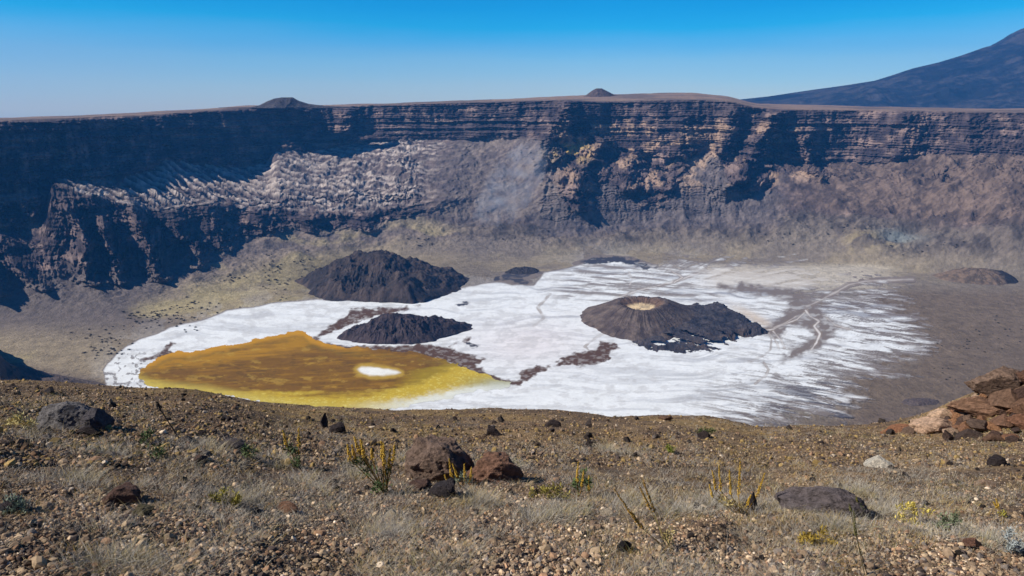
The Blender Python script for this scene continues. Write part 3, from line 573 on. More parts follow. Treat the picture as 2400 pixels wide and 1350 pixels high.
def ground_z(x, Y):
    a = x / Y
    pxx = 1200 + a * F * 1.04
    De = np.interp(pxx, _de[:, 0], _de[:, 1])
    t = -np.interp(a, _ea, tdown(_ed[:, 1]))
    s = t - 1.1 / De - 0.012
    w = 0.8
    over = w * np.logaddexp(0, (Y - De) / w)
    z = -(1.1 + s * Y + 0.85 * over)
    z = z + (fbm(x / 2.6 + 40, Y / 2.6 + 40, 2, 3) - 0.5) * 0.26 * sst(2, 7, Y) + (fbm(x / 0.6 + 90, Y / 0.6 + 90, 3, 4) - 0.5) * 0.13
    # mound under the outcrop on the right
    z = z + 1.55 * np.exp(-(((x - 13.9) / 1.9) ** 2) - ((Y - 17.6) / 2.2) ** 2)
    return z
_hY = np.exp(np.linspace(math.log(1.3), math.log(55), 900))
def hit(px, py):
    """where sight lines meet the hillside (vector)"""
    px = np.atleast_1d(np.asarray(px, float)); py = np.atleast_1d(np.asarray(py, float))
    a = aof(px, py); t = tdown(py); res = np.full(px.shape, np.nan)
    for i0 in range(0, len(px), 2000):
        A = a[i0:i0 + 2000, None]; Tt = t[i0:i0 + 2000, None]
        below = (Tt * _hY[None]) < ground_z(A * _hY[None], np.broadcast_to(_hY[None], (A.shape[0], len(_hY))))
        j = below.argmax(1); ok = below.any(1)
        res[i0:i0 + 2000] = np.where(ok, _hY[j], np.nan)
    return a * res, res
gY = np.exp(np.linspace(math.log(0.9), math.log(62), 640))
ga = np.concatenate([np.linspace(-4, -1.15, 160, endpoint=False), np.linspace(-1.15, 1.15, 900), np.linspace(1.15, 4, 161)[1:]])
A, YY = np.meshgrid(ga, gY); X = A * YY
Z = ground_z(X, YY)
n = fbm(X / 1.3, YY / 1.3, 4, 5); n2_ = fbm(X / 0.25, YY / 0.25, 5, 4)
S1 = lin(108, 88, 68); S2 = lin(134, 110, 82); S3 = lin(78, 64, 54)
C = mixc(np.ones(X.shape + (3,)) * S1, S2, sst(0.45, 0.62, n)); C = mixc(C, S3, sst(0.5, 0.65, n2_) * 0.7)
C = mixc(C, lin(150, 122, 78), sst(0.5, 0.66, fbm(X / 3 + 7, YY / 3, 6, 4)) * sst(8, 16, YY) * 0.55)
ground = mesh_np('ground', np.stack([X, YY, Z], -1).reshape(-1, 3), grid_faces(*X.shape), M_ground, C.reshape(-1, 3))
tag(ground, 'stony brown hillside in the foreground falling to the crater edge', 'hillside', kind='structure')

# ---- gravel: tens of thousands of stones, one object
def ico(sub):
    bm = bmesh.new(); bmesh.ops.create_icosphere(bm, subdivisions=sub, radius=1.0)
    V = np.array([v.co[:] for v in bm.verts]); Fc = np.array([[v.index for v in f.verts] for f in bm.faces]); bm.free(); return V, Fc
ICO1, ICO2, ICO3, ICO4, ICO5 = ico(1), ico(2), ico(3), ico(4), ico(5)
def unitrand(n, r):
    v = r.normal(size=(n, 3)); return v / np.linalg.norm(v, axis=1, keepdims=True)
def rock_verts(base, seed, cuts=11, lo=0.55, hi=0.9, rough=0.05):
    r = np.random.default_rng(seed); V = base.copy()
    for nrm in unitrand(cuts, r):
        d = r.uniform(lo, hi); e = np.maximum(V @ nrm - d, 0); V = V - e[:, None] * nrm
    q = V * 2.3 + r.uniform(0, 50, 3)
    V = V * (1 + rough * (fbm(q[:, 0] + q[:, 2] * 0.7, q[:, 1] + q[:, 2] * 0.6, seed, 4)[:, None] - 0.5) * 2)
    if len(V) > 2000:
        q = V * 7 + r.uniform(0, 50, 3)
        V = V * (1 + 0.07 * (ridged(q[:, 0] + q[:, 2] * 0.5, q[:, 1] - q[:, 2] * 0.8, seed, 4)[:, None] - 0.6))
    return V
def scatter_stones(name, px, py, size, cols, base, protos, flat=True):
    x, Y = hit(px, py); ok = ~np.isnan(Y); x, Y, size, cols = x[ok], Y[ok], size[ok], cols[ok]
    size = np.maximum(size, rng.uniform(0.6, 1.5, len(x)) * Y * 1.1 / F)
    z = ground_z(x, Y); n = len(x)
    bv, bf = base; P = np.stack([rock_verts(bv, 100 + i, 9, 0.5, 0.85, 0.12) for i in range(protos)])
    which = rng.integers(0, protos, n); th = rng.uniform(0, 2 * np.pi, n); asp = rng.uniform(0.55, 1.0, (n, 3)); asp[:, 2] *= 0.75
    V = P[which] * asp[:, None] * size[:, None, None]
    tl = rng.normal(0, 0.5, n); c, s = np.cos(tl)[:, None], np.sin(tl)[:, None]
    V[..., 1], V[..., 2] = V[..., 1] * c - V[..., 2] * s, V[..., 1] * s + V[..., 2] * c
    c, s = np.cos(th)[:, None], np.sin(th)[:, None]
    V[..., 0], V[..., 1] = V[..., 0] * c - V[..., 1] * s, V[..., 0] * s + V[..., 1] * c
    V += np.stack([x, Y, z + size * 0.22], -1)[:, None]
    Fc = bf[None] + (np.arange(n) * len(bv))[:, None, None]
    C = np.repeat(cols[:, None], len(bv), 1)
    return V.reshape(-1, 3), Fc.reshape(-1, 3), C.reshape(-1, 3)
NS = 140000
spx = rng.uniform(-650, 3050, NS); spy = 890 + 520 * rng.random(NS) ** 0.9
ssz = np.clip(rng.lognormal(math.log(0.0095), 0.5, NS), 0.005, 0.04)
pal = np.array([lin(136, 114, 92), lin(160, 136, 108), lin(110, 90, 74), lin(78, 66, 60), lin(182, 156, 126), lin(146, 114, 88), lin(120, 108, 98), lin(204, 182, 156)])
pw = np.array([.2, .17, .17, .14, .09, .12, .08, .03])
scol = pal[rng.choice(len(pal), NS, p=pw)] * rng.uniform(0.6, 1.3, (NS, 1)) * (0.68 + 0.62 * sst(0.36, 0.6, fbm(spx / 170, spy / 60, 6, 4)))[:, None]
Va, Fa, Ca = scatter_stones('gravel', spx, spy, ssz, scol, ICO1, 24)
NB = 6500
spx = rng.uniform(-650, 3050, NB); spy = 900 + 480 * rng.random(NB) ** 0.8
ssz = np.clip(rng.lognormal(math.log(0.017), 0.45, NB), 0.009, 0.06)
scol = pal[rng.choice(len(pal), NB, p=pw)] * rng.uniform(0.7, 1.2, (NB, 1))
Vb, Fb, Cb = scatter_stones('gravel', spx, spy, ssz, scol, ICO2, 30)
NF = 78000
spx = rng.uniform(-650, 3050, NF); spy = 885 + 210 * rng.random(NF)
ssz = np.clip(rng.lognormal(math.log(0.016), 0.6, NF), 0.008, 0.09)
scol = pal[rng.choice(len(pal), NF, p=pw)] * rng.uniform(0.3, 1.15, (NF, 1))
scol = np.where(rng.random((NF, 1)) < 0.2, lin(150, 124, 78)[None] * rng.uniform(0.7, 1.2, (NF, 1)), scol)
Vf, Ff, Cf = scatter_stones('gravel', spx, spy, ssz, scol, ICO1, 24)
gravel = mesh_np('gravel', np.concatenate([Va, Vb, Vf]), np.concatenate([Fa, Fb + len(Va), Ff + len(Va) + len(Vb)]), M_gravel, np.concatenate([Ca, Cb, Cf]), smooth=False)
tag(gravel, 'loose brown stones and gravel covering the foreground slope', 'gravel', kind='stuff')

# ---- dry grass: one object
def blades(cx, cy, cz, hgt, n, spread, lean, wid, colr, r):
    """n curved blades per tuft, arrays over tufts"""
    m = len(cx)
    th = r.uniform(0, 2 * np.pi, (m, n)); rad = spread[:, None] * np.sqrt(r.random((m, n)))
    bx = cx[:, None] + rad * np.cos(th); by = cy[:, None] + rad * np.sin(th)
    h = hgt[:, None] * r.uniform(0.45, 1.05, (m, n)); ln = lean * h * r.uniform(0.2, 1.2, (m, n))
    dx, dy = np.cos(th + r.normal(0, 0.6, (m, n))), np.sin(th + r.normal(0, 0.6, (m, n)))
    bz = ground_z(bx, by) - 0.005
    pts = []
    wdir = r.uniform(0, np.pi, (m, n)); wx_, wy_ = np.cos(wdir) * wid[:, None], np.sin(wdir) * wid[:, None]
    for t, w in ((0, 1.0), (0.55, 0.7), (1.0, 0.0)):
        px_ = bx + dx * ln * t ** 1.8; py_ = by + dy * ln * t ** 1.8; pz_ = bz + h * (t - 0.18 * t * t)
        if w: pts += [np.stack([px_ - wx_ * w, py_ - wy_ * w, pz_], -1), np.stack([px_ + wx_ * w, py_ + wy_ * w, pz_], -1)]
        else: pts += [np.stack([px_, py_, pz_], -1)]
    V = np.stack(pts, 2).reshape(-1, 3)                 # 5 verts a blade
    base = np.arange(m * n)[:, None] * 5
    Fc = np.concatenate([base + np.array([[0, 1, 3]]), base + np.array([[0, 3, 2]]), base + np.array([[2, 3, 4]])])
    C = np.repeat((colr[:, None] * r.uniform(0.75, 1.25, (m, n, 1))).reshape(-1, 3), 5, 0)
    return V, Fc, C
NT = 19000
tpx = rng.uniform(-650, 3050, NT); tpy = 900 + 480 * rng.random(NT) ** 1.15
tx, tY = hit(tpx, tpy); ok = ~np.isnan(tY); tx, tY, tpx, tpy = tx[ok], tY[ok], tpx[ok], tpy[ok]
dens = 0.6 * fbm(tpx / 240, tpy / 90, 3, 4) + 0.4 * fbm(tpx / 60, tpy / 30, 5, 3)
zone = np.exp(-(((tpy - 1150) / 120) ** 2)) * 0.16
ok = dens + zone + rng.normal(0, 0.03, len(tx)) > 0.55
tx, tY, tpx, tpy = tx[ok], tY[ok], tpx[ok], tpy[ok]; m = len(tx)
gp = np.array([lin(166, 154, 136), lin(178, 158, 116), lin(150, 142, 132), lin(166, 136, 76), lin(112, 108, 70)])
gw = sst(0.45, 0.6, fbm(tpx / 300 + 5, tpy / 120, 5, 3))
pick = np.where(rng.random(m) < 0.15 + 0.3 * gw + 0.35 * sst(9, 16, tY), rng.choice([1, 3, 4], m, p=[.5, .32, .18]), rng.choice([0, 2], m))
V, Fc, C = blades(tx, tY, None, rng.uniform(0.035, 0.085, m) * np.clip(0.8 + tY / 24, 0.8, 1.6), 20, rng.uniform(0.05, 0.18, m), 1.9, np.clip(0.0007 + tY * 0.00011, 0.0009, 0.0026), gp[pick], rng)
CL = [(90, 1020, 70, 22), (560, 1176, 60, 16), (720, 1140, 50, 20), (660, 1085, 40, 16), (480, 1050, 80, 14), (1110, 1180, 60, 18), (1250, 1215, 50, 18), (1180, 1090, 50, 12), (900, 1250, 70, 16), (1330, 1200, 60, 20), (1600, 1190, 70, 20), (1480, 1180, 60, 18), (1800, 1190, 60, 22), (2000, 1150, 60, 14), (2210, 1250, 70, 22), (2330, 1270, 60, 24), (1960, 1240, 50, 14), (250, 1060, 90, 16), (180, 1130, 70, 14), (950, 1080, 40, 12), (1700, 1180, 50, 16), (300, 1320, 80, 16), (1450, 1060, 70, 10), (2080, 1200, 60, 18), (820, 1110, 30, 12)]
cpx_, cpy_ = [], []
for a_, b_, c_, d_ in CL:
    k_ = int(18 + c_ * 0.35); cpx_.append(rng.normal(a_, c_ * 0.55, k_)); cpy_.append(rng.normal(b_, d_ * 0.6, k_))
cpx_, cpy_ = np.concatenate(cpx_), np.concatenate(cpy_)
ux, uY = hit(cpx_, cpy_); ok = ~np.isnan(uY); ux, uY = ux[ok], uY[ok]; m2 = len(ux)
V2, F2, C2_ = blades(ux, uY, None, rng.uniform(0.06, 0.15, m2) * np.clip(0.8 + uY / 26, 0.8, 1.5), 34, rng.uniform(0.03, 0.12, m2), 1.5, np.clip(0.0007 + uY * 0.00011, 0.0009, 0.0026), np.array([lin(172, 162, 146), lin(154, 146, 136), lin(174, 154, 108), lin(132, 126, 98)])[rng.choice(4, m2, p=[.4, .32, .18, .1])], rng)
grass = mesh_np('grass', np.concatenate([V, V2]), np.concatenate([Fc, F2 + len(V)]), M_grass, np.concatenate([C, C2_]))
tag(grass, 'wispy dry grass and straw between the stones of the slope', 'grass', kind='stuff')

# ------------------------------------------------------------------ boulders
ROCKM = []
for i in range(8):
    ROCKM.append(mesh_np('rock', rock_verts(ICO5[0], 500 + i, 15, 0.5, 0.9, 0.2), ICO5[1], M_rock, smooth=False, link=False))
for i in range(6):
    ROCKM.append(mesh_np('rock', rock_verts(ICO4[0], 600 + i, 13, 0.4, 0.78, 0.07), ICO4[1], M_rock, smooth=False, link=False))
for i in range(4):
    ROCKM.append(mesh_np('rock', rock_verts(ICO5[0], 700 + i, 11, 0.74, 0.96, 0.22), ICO5[1], M_rock, smooth=False, link=False))
GREY = lin(120, 114, 112); DKR = lin(66, 56, 54); BRN = lin(128, 102, 84); RED = lin(156, 114, 90); TAN = lin(196, 160, 130); OLV = lin(120, 110, 84); PAL = lin(206, 186, 160)
def rock(px, py, w, h, colr, label, group=None, proto=None, sink=0.25, name='rock', cat='rock', rot=None, yo=0.0, tilt=0.0):
    """w,h in map units at the rock's distance; py is the foot"""
    x, Y = hit([px], [py]); x, Y = float(x[0]), float(Y[0])
    if not np.isfinite(Y): print('rock misses hill', px, py); return None
    dep = Y * CP - ground_z(np.array([x]), np.array([Y]))[0] * SP
    m = dep / F
    i = proto if proto is not None else random.randrange(14)
    rx, rz = w * m * 0.6, h * m * 0.74
    ry = min(rx, rz * 1.4) * random.uniform(0.8, 1.1)
    Y += ry * 0.7 + yo; x *= Y / (Y - ry * 0.7 - yo)
    z = float(ground_z(np.array([x]), np.array([Y]))[0])
    o = obj_from(ROCKM[i], name, (x, Y, z + rz * (0.8 - sink * 1.6)), (0, 0, 0), (rx, ry, rz))
    rz_ = random.uniform(-0.5, 0.5) if rot is None else rot
    o.rotation_euler = (random.uniform(-0.15, 0.15), rz_ * 0.35, rz_)
    if tilt: o.rotation_euler = (random.uniform(-0.2, 0.3), random.uniform(-tilt, tilt * 0.4), rz_)
    o.color = (*colr, 1)
    tag(o, label, cat, group); return o
rock(160, 1008, 118, 66, GREY, 'big rounded grey boulder at the upper left of the slope', proto=17, name='boulder', cat='boulder', rot=-0.15)
rock(225, 1014, 80, 52, lin(92, 86, 88), 'dark grey boulder leaning against the big rounded grey one', proto=1, name='boulder', cat='boulder', rot=0.4)
rock(216, 1026, 60, 22, DKR, 'flat dark stone in the grass just below the two grey boulders', proto=8)
rock(1030, 1128, 146, 100, lin(126, 104, 90), 'biggest brown boulder, rounded, next to the yellow flower spikes', proto=14, name='boulder', cat='boulder', rot=0.2)
rock(1040, 1165, 70, 40, lin(74, 66, 66), 'low dark form standing in for the shadow at the foot of the biggest brown boulder', proto=3)  # boulder's shadow built as a dark rock shape, added for the shade
rock(985, 1150, 70, 36, lin(104, 80, 70), 'low brown stone at the left foot of the biggest brown boulder', proto=9)
rock(1160, 1134, 112, 62, lin(142, 106, 86), 'rust red boulder right of the biggest brown boulder', proto=15, name='boulder', cat='boulder')
rock(284, 1188, 76, 40, lin(120, 92, 80), 'brown angular rock with a shaded front at lower left', proto=5)
rock(336, 1212, 44, 32, OLV, 'small olive grey rock beside the brown angular rock', proto=6)
rock(1915, 1204, 160, 62, lin(118, 106, 104), 'wide grey domed boulder half hidden in grass at right', proto=16, name='boulder', cat='boulder', sink=0.35)
rock(1862, 1192, 60, 44, RED, 'small rusty rock against the left side of the domed grey boulder', proto=10)
rock(2050, 1096, 66, 26, lin(232, 218, 196), 'pale cream flat stone lying alone on the right slope', proto=11, sink=0.2)
rock(1420, 1212, 38, 18, PAL, 'pale tan chip on the gravel below the leaning stalks', proto=12, sink=0.35)
rock(1760, 1198, 38, 46, DKR, 'black upright stone at the foot of the yellow spikes on the right', proto=13, cat='rock')
rock(1460, 1298, 38, 30, lin(52, 46, 46), 'black pointed stone near the bottom centre of the slope', proto=5)
rock(1400, 1240, 26, 14, TAN, 'small pinkish tan stone right of the pale tan chip', proto=9)
rock(672, 1205, 56, 26, lin(150, 112, 88), 'pinkish brown flat stone low in the left centre gravel', proto=12, sink=0.35)
rock(920, 1213, 26, 16, PAL, 'little whitish stone on gravel below the flowering plant', proto=10)
rock(2280, 1290, 44, 24, lin(150, 108, 88), 'reddish brown stone in the lower right gravel', proto=8)
rock(2330, 1093, 40, 26, DKR, 'dark stone alone on the bare slope below the outcrop', proto=3)
rock(2300, 1140, 70, 16, TAN, 'tan flat slab in the right hand grass', proto=11, sink=0.4)
rock(760, 1004, 26, 40, DKR, 'tall black stone standing near the crater edge, left of centre', proto=13)
rock(790, 1014, 40, 24, DKR, 'squat black stone right of the tall black stone near the edge', proto=3)
rock(1155, 1022, 36, 26, DKR, 'dark stone near the crater edge in the centre', proto=4)
rock(1292, 1000, 38, 18, DKR, 'long dark stone lying near the crater edge', proto=5)
rock(1380, 1002, 18, 26, lin(80, 70, 66), 'upright dark stone by the crater edge, right of the long one', proto=13)
rock(1380, 1050, 18, 22, DKR, 'small dark stone below the upright one by the edge', proto=6)
rock(1560, 986, 40, 16, lin(110, 84, 68), 'brown knob of rock on the crater edge, right of centre', proto=9)
rock(1652, 1030, 30, 20, DKR, 'dark block on the slope below the brown edge knob', proto=10)
rock(119, 924, 22, 16, lin(70, 64, 66), 'lone dark stone at the far left edge of the slope', proto=11)
rock(440, 1042, 44, 20, lin(112, 100, 92), 'grey half sunk stone beside the dead stalk', proto=8, sink=0.35)
rock(545, 1056, 60, 26, lin(100, 90, 88), 'low grey stone cluster right of the dead stalk', proto=12, sink=0.35)
rock(470, 1090, 40, 26, lin(110, 88, 76), 'brown stone with a shadowed right side, left of centre', proto=9)
rock(30, 1205, 60, 40, lin(84, 74, 76), 'dark stone at the left border beside a grey green herb', proto=2)
# outcrop on the right
OUT = [(2330, 948, 84, 60, 'large square rust brown block on top of the outcrop', BRN), (2392, 930, 80, 44, 'dark slab capping the outcrop at the picture edge', lin(104, 74, 58)), (2392, 955, 70, 30, 'dark flat slab under the capping slab', lin(84, 62, 52)), (2285, 952, 18, 20, 'tiny tan stone perched on the outcrop ridge', TAN),
       (2240, 976, 46, 22, 'dark slab on the left shoulder of the outcrop', lin(92, 68, 56)), (2272, 978, 60, 26, 'tan slanting slab left of the square block', lin(178, 138, 108)), (2200, 996, 50, 28, 'pale tan rounded block at the left end of the outcrop', lin(214, 174, 140)), (2184, 1018, 90, 36, 'pale tan ledge at the left foot of the outcrop', lin(206, 166, 134)),
       (2290, 990, 90, 40, 'big brown slanting slab in the middle of the outcrop', lin(140, 104, 80)), (2355, 985, 74, 44, 'brown wedge block below the square block', lin(120, 90, 70)), (2400, 985, 60, 40, 'brown block at the picture edge, mid outcrop', lin(126, 92, 70)),
       (2250, 1006, 56, 22, 'dark narrow slab low on the outcrop', lin(98, 76, 64)), (2300, 1018, 50, 26, 'grey brown slab near the foot of the outcrop', lin(108, 86, 72)), (2345, 1012, 56, 30, 'brown block near the outcrop foot', lin(134, 98, 76)), (2395, 1014, 50, 32, 'rust brown block at the right foot of the outcrop', lin(140, 98, 74)),
       (2262, 1028, 50, 20, 'tilted dark slab at the outcrop foot', lin(92, 74, 64)), (2320, 1036, 34, 18, 'small brown block at the outcrop foot', lin(128, 96, 76)), (2365, 1034, 40, 20, 'small rusty block at the outcrop foot, right', lin(150, 104, 76)), (2230, 1024, 30, 18, 'small tan block beside the pale ledge', TAN), (2100, 1016, 60, 18, 'reddish low rock on the edge left of the outcrop', lin(170, 116, 84)), (2125, 1020, 30, 14, 'brown stone right of the reddish low rock', BRN),
       (2430, 950, 80, 60, None, BRN), (2440, 990, 80, 60, None, BRN), (2450, 1020, 80, 50, None, RED)]
for px, py, w, h, lab, c in OUT:
    if lab: rock(px, py, w * 1.22, h * 0.98, c * np.array([0.86, 0.9, 0.95]), lab, tilt=0.42, group='rocks of the right hand outcrop', name='outcrop_rock', sink=0.2)
    else: rock(px, py, w, h, c, 'brown block of the outcrop beyond the picture edge', group='rocks of the right hand outcrop', name='outcrop_rock')
for i in range(46):
    px = random.uniform(2190, 2440); py = random.uniform(940 + max(0, (2330 - px)) * 0.38, 1040)
    o = rock(px, py, random.uniform(18, 40), random.uniform(12, 24), random.choice([BRN, lin(100, 76, 64), lin(146, 106, 80), lin(88, 70, 62), lin(160, 116, 84)]), 'small broken brown stone filling the outcrop between its big blocks', group='rubble stones in the outcrop', name='outcrop_rock', sink=0.2)
# scattered small dark stones
for i in range(170):
    px = random.uniform(-40, 2440); py = 905 + 420 * random.random() ** 1.5 if px < 450 else 985 + 330 * random.random() ** 1.6
    s = random.uniform(6, 15)
    rock(px, py, s * 1.2, s * 0.9, random.choice([DKR, DKR, lin(84, 72, 66), lin(78, 68, 62)]), 'small dark stone scattered among gravel and dry grass', group='small dark stones scattered on the slope', sink=0.2)

# ------------------------------------------------------------------ flowering plants
def tube(pts, r0, r1, nseg=6):
    pts = np.array(pts, float); V = []; Fc = []
    n = len(pts)
    for i, p in enumerate(pts):
        r = r0 + (r1 - r0) * i / (n - 1)
        for k_ in range(nseg):
            t = 2 * math.pi * k_ / nseg; V.append(p + np.array([math.cos(t) * r, math.sin(t) * r, 0]))
    for i in range(n - 1):
        for k_ in range(nseg):
            a = i * nseg + k_; b = i * nseg + (k_ + 1) % nseg
            Fc += [(a, b, b + nseg), (a, b + nseg, a + nseg)]
    return np.array(V), np.array(Fc)
OCT = np.array([(1, 0, 0), (-1, 0, 0), (0, 1, 0), (0, -1, 0), (0, 0, 1), (0, 0, -1)], float)
OCTF = np.array([(0, 2, 4), (2, 1, 4), (1, 3, 4), (3, 0, 4), (2, 0, 5), (1, 2, 5), (3, 1, 5), (0, 3, 5)])
def merge(parts):
    V, Fc, C = [], [], []; o = 0
    for v, f, c in parts:
        V.append(v); Fc.append(f + o); C.append(np.broadcast_to(c, (len(v), 3))); o += len(v)
    return np.concatenate(V), np.concatenate(Fc), np.concatenate(C)
YEL = lin(190, 152, 56); OCH = lin(150, 112, 40); GRN = lin(84, 98, 60); GGR = lin(128, 138, 118); DEAD = lin(70, 60, 50); STRW = lin(176, 156, 100)
def spike_mesh(base, mid, tip, rad, cflow, cstem, r):
    base, mid, tip = map(np.array, (base, mid, tip))
    P = [base + (mid - base) * t for t in np.linspace(0, 1, 5)] + [mid + (tip - mid) * t for t in np.linspace(0, 1, 5)[1:]]
    parts = [(*tube(P, rad * 0.35, rad * 0.15), cstem)]
    ax = tip - mid; L = np.linalg.norm(ax)
    nfl = int(30 + L / rad * 4)
    for q in range(nfl):
        t = (q + r.random()) / nfl; c = mid + ax * t; th = r.uniform(0, 2 * math.pi); rr = rad * (0.85 - 0.55 * t)
        c = c + np.array([math.cos(th) * rr, math.sin(th) * rr, 0])
        parts.append((OCT * rad * r.uniform(0.35, 0.6) * (1 - 0.4 * t) + c, OCTF, cflow * r.uniform(0.7, 1.25)))
    return merge(parts)
def leaves_mesh(centers, n, size, colr, r):
    parts = []
    for q in range(n):
        c = centers[r.integers(len(centers))] + r.normal(0, size * 0.55, 3)
        d = unitrand(1, r)[0]; d[2] = abs(d[2]) * 0.9 + 0.15; w = np.cross(d, unitrand(1, r)[0]); w /= np.linalg.norm(w) + 1e-6
        l = size * r.uniform(0.7, 1.4)
        v = np.array([c, c + d * l * 0.5 + w * l * 0.14, c + d * l, c + d * l * 0.5 - w * l * 0.14])
        parts.append((v, np.array([(0, 1, 2), (0, 2, 3)]), colr * r.uniform(0.6, 1.35)))
    return merge(parts)
def plant(base, spikes, label, leaf_pts=(), leaf_n=120, leaf_size=5, leafc=GRN, flow=YEL, stem=OCH, rad=3.2, group='flowering herbs on the slope', name='flowering_plant', seed=1):
    r = np.random.default_rng(seed)
    x, Y = hit([base[0]], [base[1]]); x, Y = float(x[0]), float(Y[0]); z = float(ground_z(np.array([x]), np.array([Y]))[0])
    dep = Y * CP - z * SP; m = dep / F
    root = bpy.data.objects.new(name, None); col.objects.link(root); root.location = (x, Y, z); root.empty_display_size = 0.1
    tag(root, label, 'plant', group)
    def loc(px, py):            # plant's own upright plane, some depth scatter
        dx = (px - base[0]) * m; up = (base[1] - py) * m / CP
        return np.array([dx, r.normal(0, 0.035), up - 0.0])
    for (tx_, ty_, mx_, my_) in spikes:
        tip = loc(tx_, ty_); mid = loc(mx_, my_); mid[1] = tip[1] * 0.8
        b0 = np.array([r.normal(0, 0.012), r.normal(0, 0.012), -0.02])
        V, Fc, C = spike_mesh(b0, mid, tip, rad * 1.35 * m, flow, stem, r)
        mesh_np('flower_spike' if flow is not DEAD else 'dry_stalk', V, Fc, M_plant, C, smooth=False, parent=root)
    if leaf_pts:
        cs = np.array([loc(*p) for p in leaf_pts])
        V, Fc, C = leaves_mesh(cs, leaf_n, leaf_size * m, leafc, r)
        mesh_np('foliage', V, Fc, M_plant, C, smooth=False, parent=root)
    return root
plant((905, 1158), [(822, 1034, 826, 1072), (830, 1040, 836, 1078), (838, 1018, 846, 1058), (850, 1028, 852, 1066), (857, 1022, 860, 1060), (876, 1046, 876, 1072), (900, 1026, 901, 1070), (908, 1024, 906, 1080), (920, 1046, 914, 1092), (930, 1036, 924, 1078)], 'tallest green herb with many yellow spikes, left of the biggest brown boulder',
      [(850, 1080), (862, 1092), (838, 1086), (880, 1100), (900, 1110), (905, 1130), (890, 1125), (900, 1145), (860, 1108), (915, 1100), (885, 1140)], 420, 10, rad=3.4, seed=11)
plant((704, 1094), [(671, 1004, 676, 1044), (708, 998, 704, 1046)], 'green herb with two yellow spikes left of the tallest one', [(690, 1066), (684, 1056), (698, 1078), (702, 1088), (680, 1050)], 240, 9, rad=3.0, seed=12)
plant((1092, 1142), [(1053, 1080, 1058, 1122), (1044, 1104, 1052, 1126), (1063, 1076, 1074, 1110), (1089, 1084, 1090, 1116), (1106, 1090, 1104, 1118)], 'thin yellow spiked herb growing in front of the biggest brown boulder', [(1085, 1125), (1070, 1125), (1098, 1128)], 130, 9, leafc=GGR, rad=2.6, seed=13)
plant((1570, 1286), [(1500, 1118, 1530, 1196), (1492, 1130, 1518, 1186), (1428, 1116, 1490, 1212), (1472, 1180, 1500, 1224)], 'straw coloured dry herb with long stalks leaning far left', [(1560, 1240), (1565, 1260), (1570, 1275), (1555, 1250)], 110, 10, leafc=STRW, flow=OCH, stem=STRW, rad=3.0, seed=14)
plant((1356, 1168), [(1352, 1070, 1350, 1120), (1364, 1090, 1362, 1130)], 'dark green herb with short yellow tips in the centre right grass', [(1350, 1140), (1346, 1128), (1354, 1154), (1362, 1120), (1366, 1105)], 220, 9, rad=2.6, seed=15)
plant((1380, 1164), [(1378, 1108, 1379, 1148)], 'slim dark green herb right of the one with short yellow tips', [(1378, 1140), (1380, 1150), (1376, 1125)], 130, 8, rad=2.4, seed=16)
plant((1738, 1206), [(1664, 1102, 1676, 1150), (1678, 1088, 1686, 1150), (1699, 1092, 1708, 1156), (1727, 1078, 1730, 1164), (1777, 1094, 1764, 1156), (1660, 1136, 1668, 1166), (1750, 1150, 1745, 1176)], 'wide spread herb with straight yellow spikes beside the black upright stone', [(1715, 1180), (1700, 1176), (1735, 1188), (1690, 1170)], 150, 9, leafc=STRW, rad=2.6, seed=17)
plant((425, 1032), [(381, 936, 386, 952)], 'dead leaning stalk with one dark seed head at upper left', flow=DEAD, stem=DEAD, rad=4.2, seed=18, name='dead_stalk', group='dead stalks on the slope')
plant((2034, 1352), [(1976, 1180, 1988, 1240), (1968, 1168, 1974, 1186)], 'dark dry stalk leaning left below the domed grey boulder', flow=lin(92, 88, 48), stem=lin(92, 84, 60), rad=2.6, seed=19, name='dead_stalk', group='dead stalks on the slope')
plant((2020, 1214), [(1998, 1160, 2008, 1190)], 'dark green leaning herb right of the domed grey boulder', [(2012, 1196), (2006, 1184), (2016, 1206)], 160, 8, flow=lin(104, 100, 44), rad=2.8, seed=20)
plant((2354, 1216), [(2322, 1176, 2336, 1194), (2340, 1178, 2346, 1196)], 'small yellow leaning herb near the right border', [(2346, 1206), (2352, 1210)], 70, 7, leafc=lin(160, 150, 60), rad=2.4, seed=21)
def herb(px, py, w, h, c, label, n=170, seed=1, group='small leafy herbs on the slope', name='herb'):
    pts = [(px + random.uniform(-w, w) * 0.4, py - h * random.uniform(0.1, 0.8)) for _ in range(9)]
    r = plant((px, py), [], label, pts, int(n * 1.5), min(8.5, max(5.5, min(w, h) * 0.3)), leafc=c, group=group, name=name, seed=seed); return r
herb(372, 1078, 30, 36, GRN, 'little bright green herb below the dead stalk', seed=31)
herb(345, 1040, 28, 26, GRN, 'little dark green herb between the grey boulders and the dead stalk', seed=32)
herb(588, 1078, 26, 34, GRN, 'little green herb on the slope, left of the two spiked herb', seed=33)
herb(230, 1008, 24, 18, GRN, 'small green herb growing on the dark grey boulder', seed=34)
herb(36, 1206, 60, 40, GGR, 'grey green herb beside the dark stone at the left border', n=240, seed=35)
herb(1910, 1276, 80, 34, lin(164, 138, 60), 'yellow cushion of herb below the domed grey boulder', n=420, seed=36)
herb(2135, 1230, 60, 52, lin(190, 170, 84), 'pale yellow upright tuft in the right grass', n=300, seed=37)
herb(2225, 1252, 50, 50, lin(104, 112, 84), 'dull green herb right of the pale yellow tuft', n=260, seed=38)
herb(190 - 140, 1006, 80, 40, lin(206, 190, 130), 'pale straw tuft left of the big rounded grey boulder', n=260, seed=39)
herb(520, 1180, 110, 30, lin(150, 138, 60), 'yellow green low tuft on the lower left slope', n=420, seed=40)
herb(1280, 1170, 110, 34, lin(140, 128, 60), 'yellow green patch of herb right of the rust red boulder', n=380, seed=41)
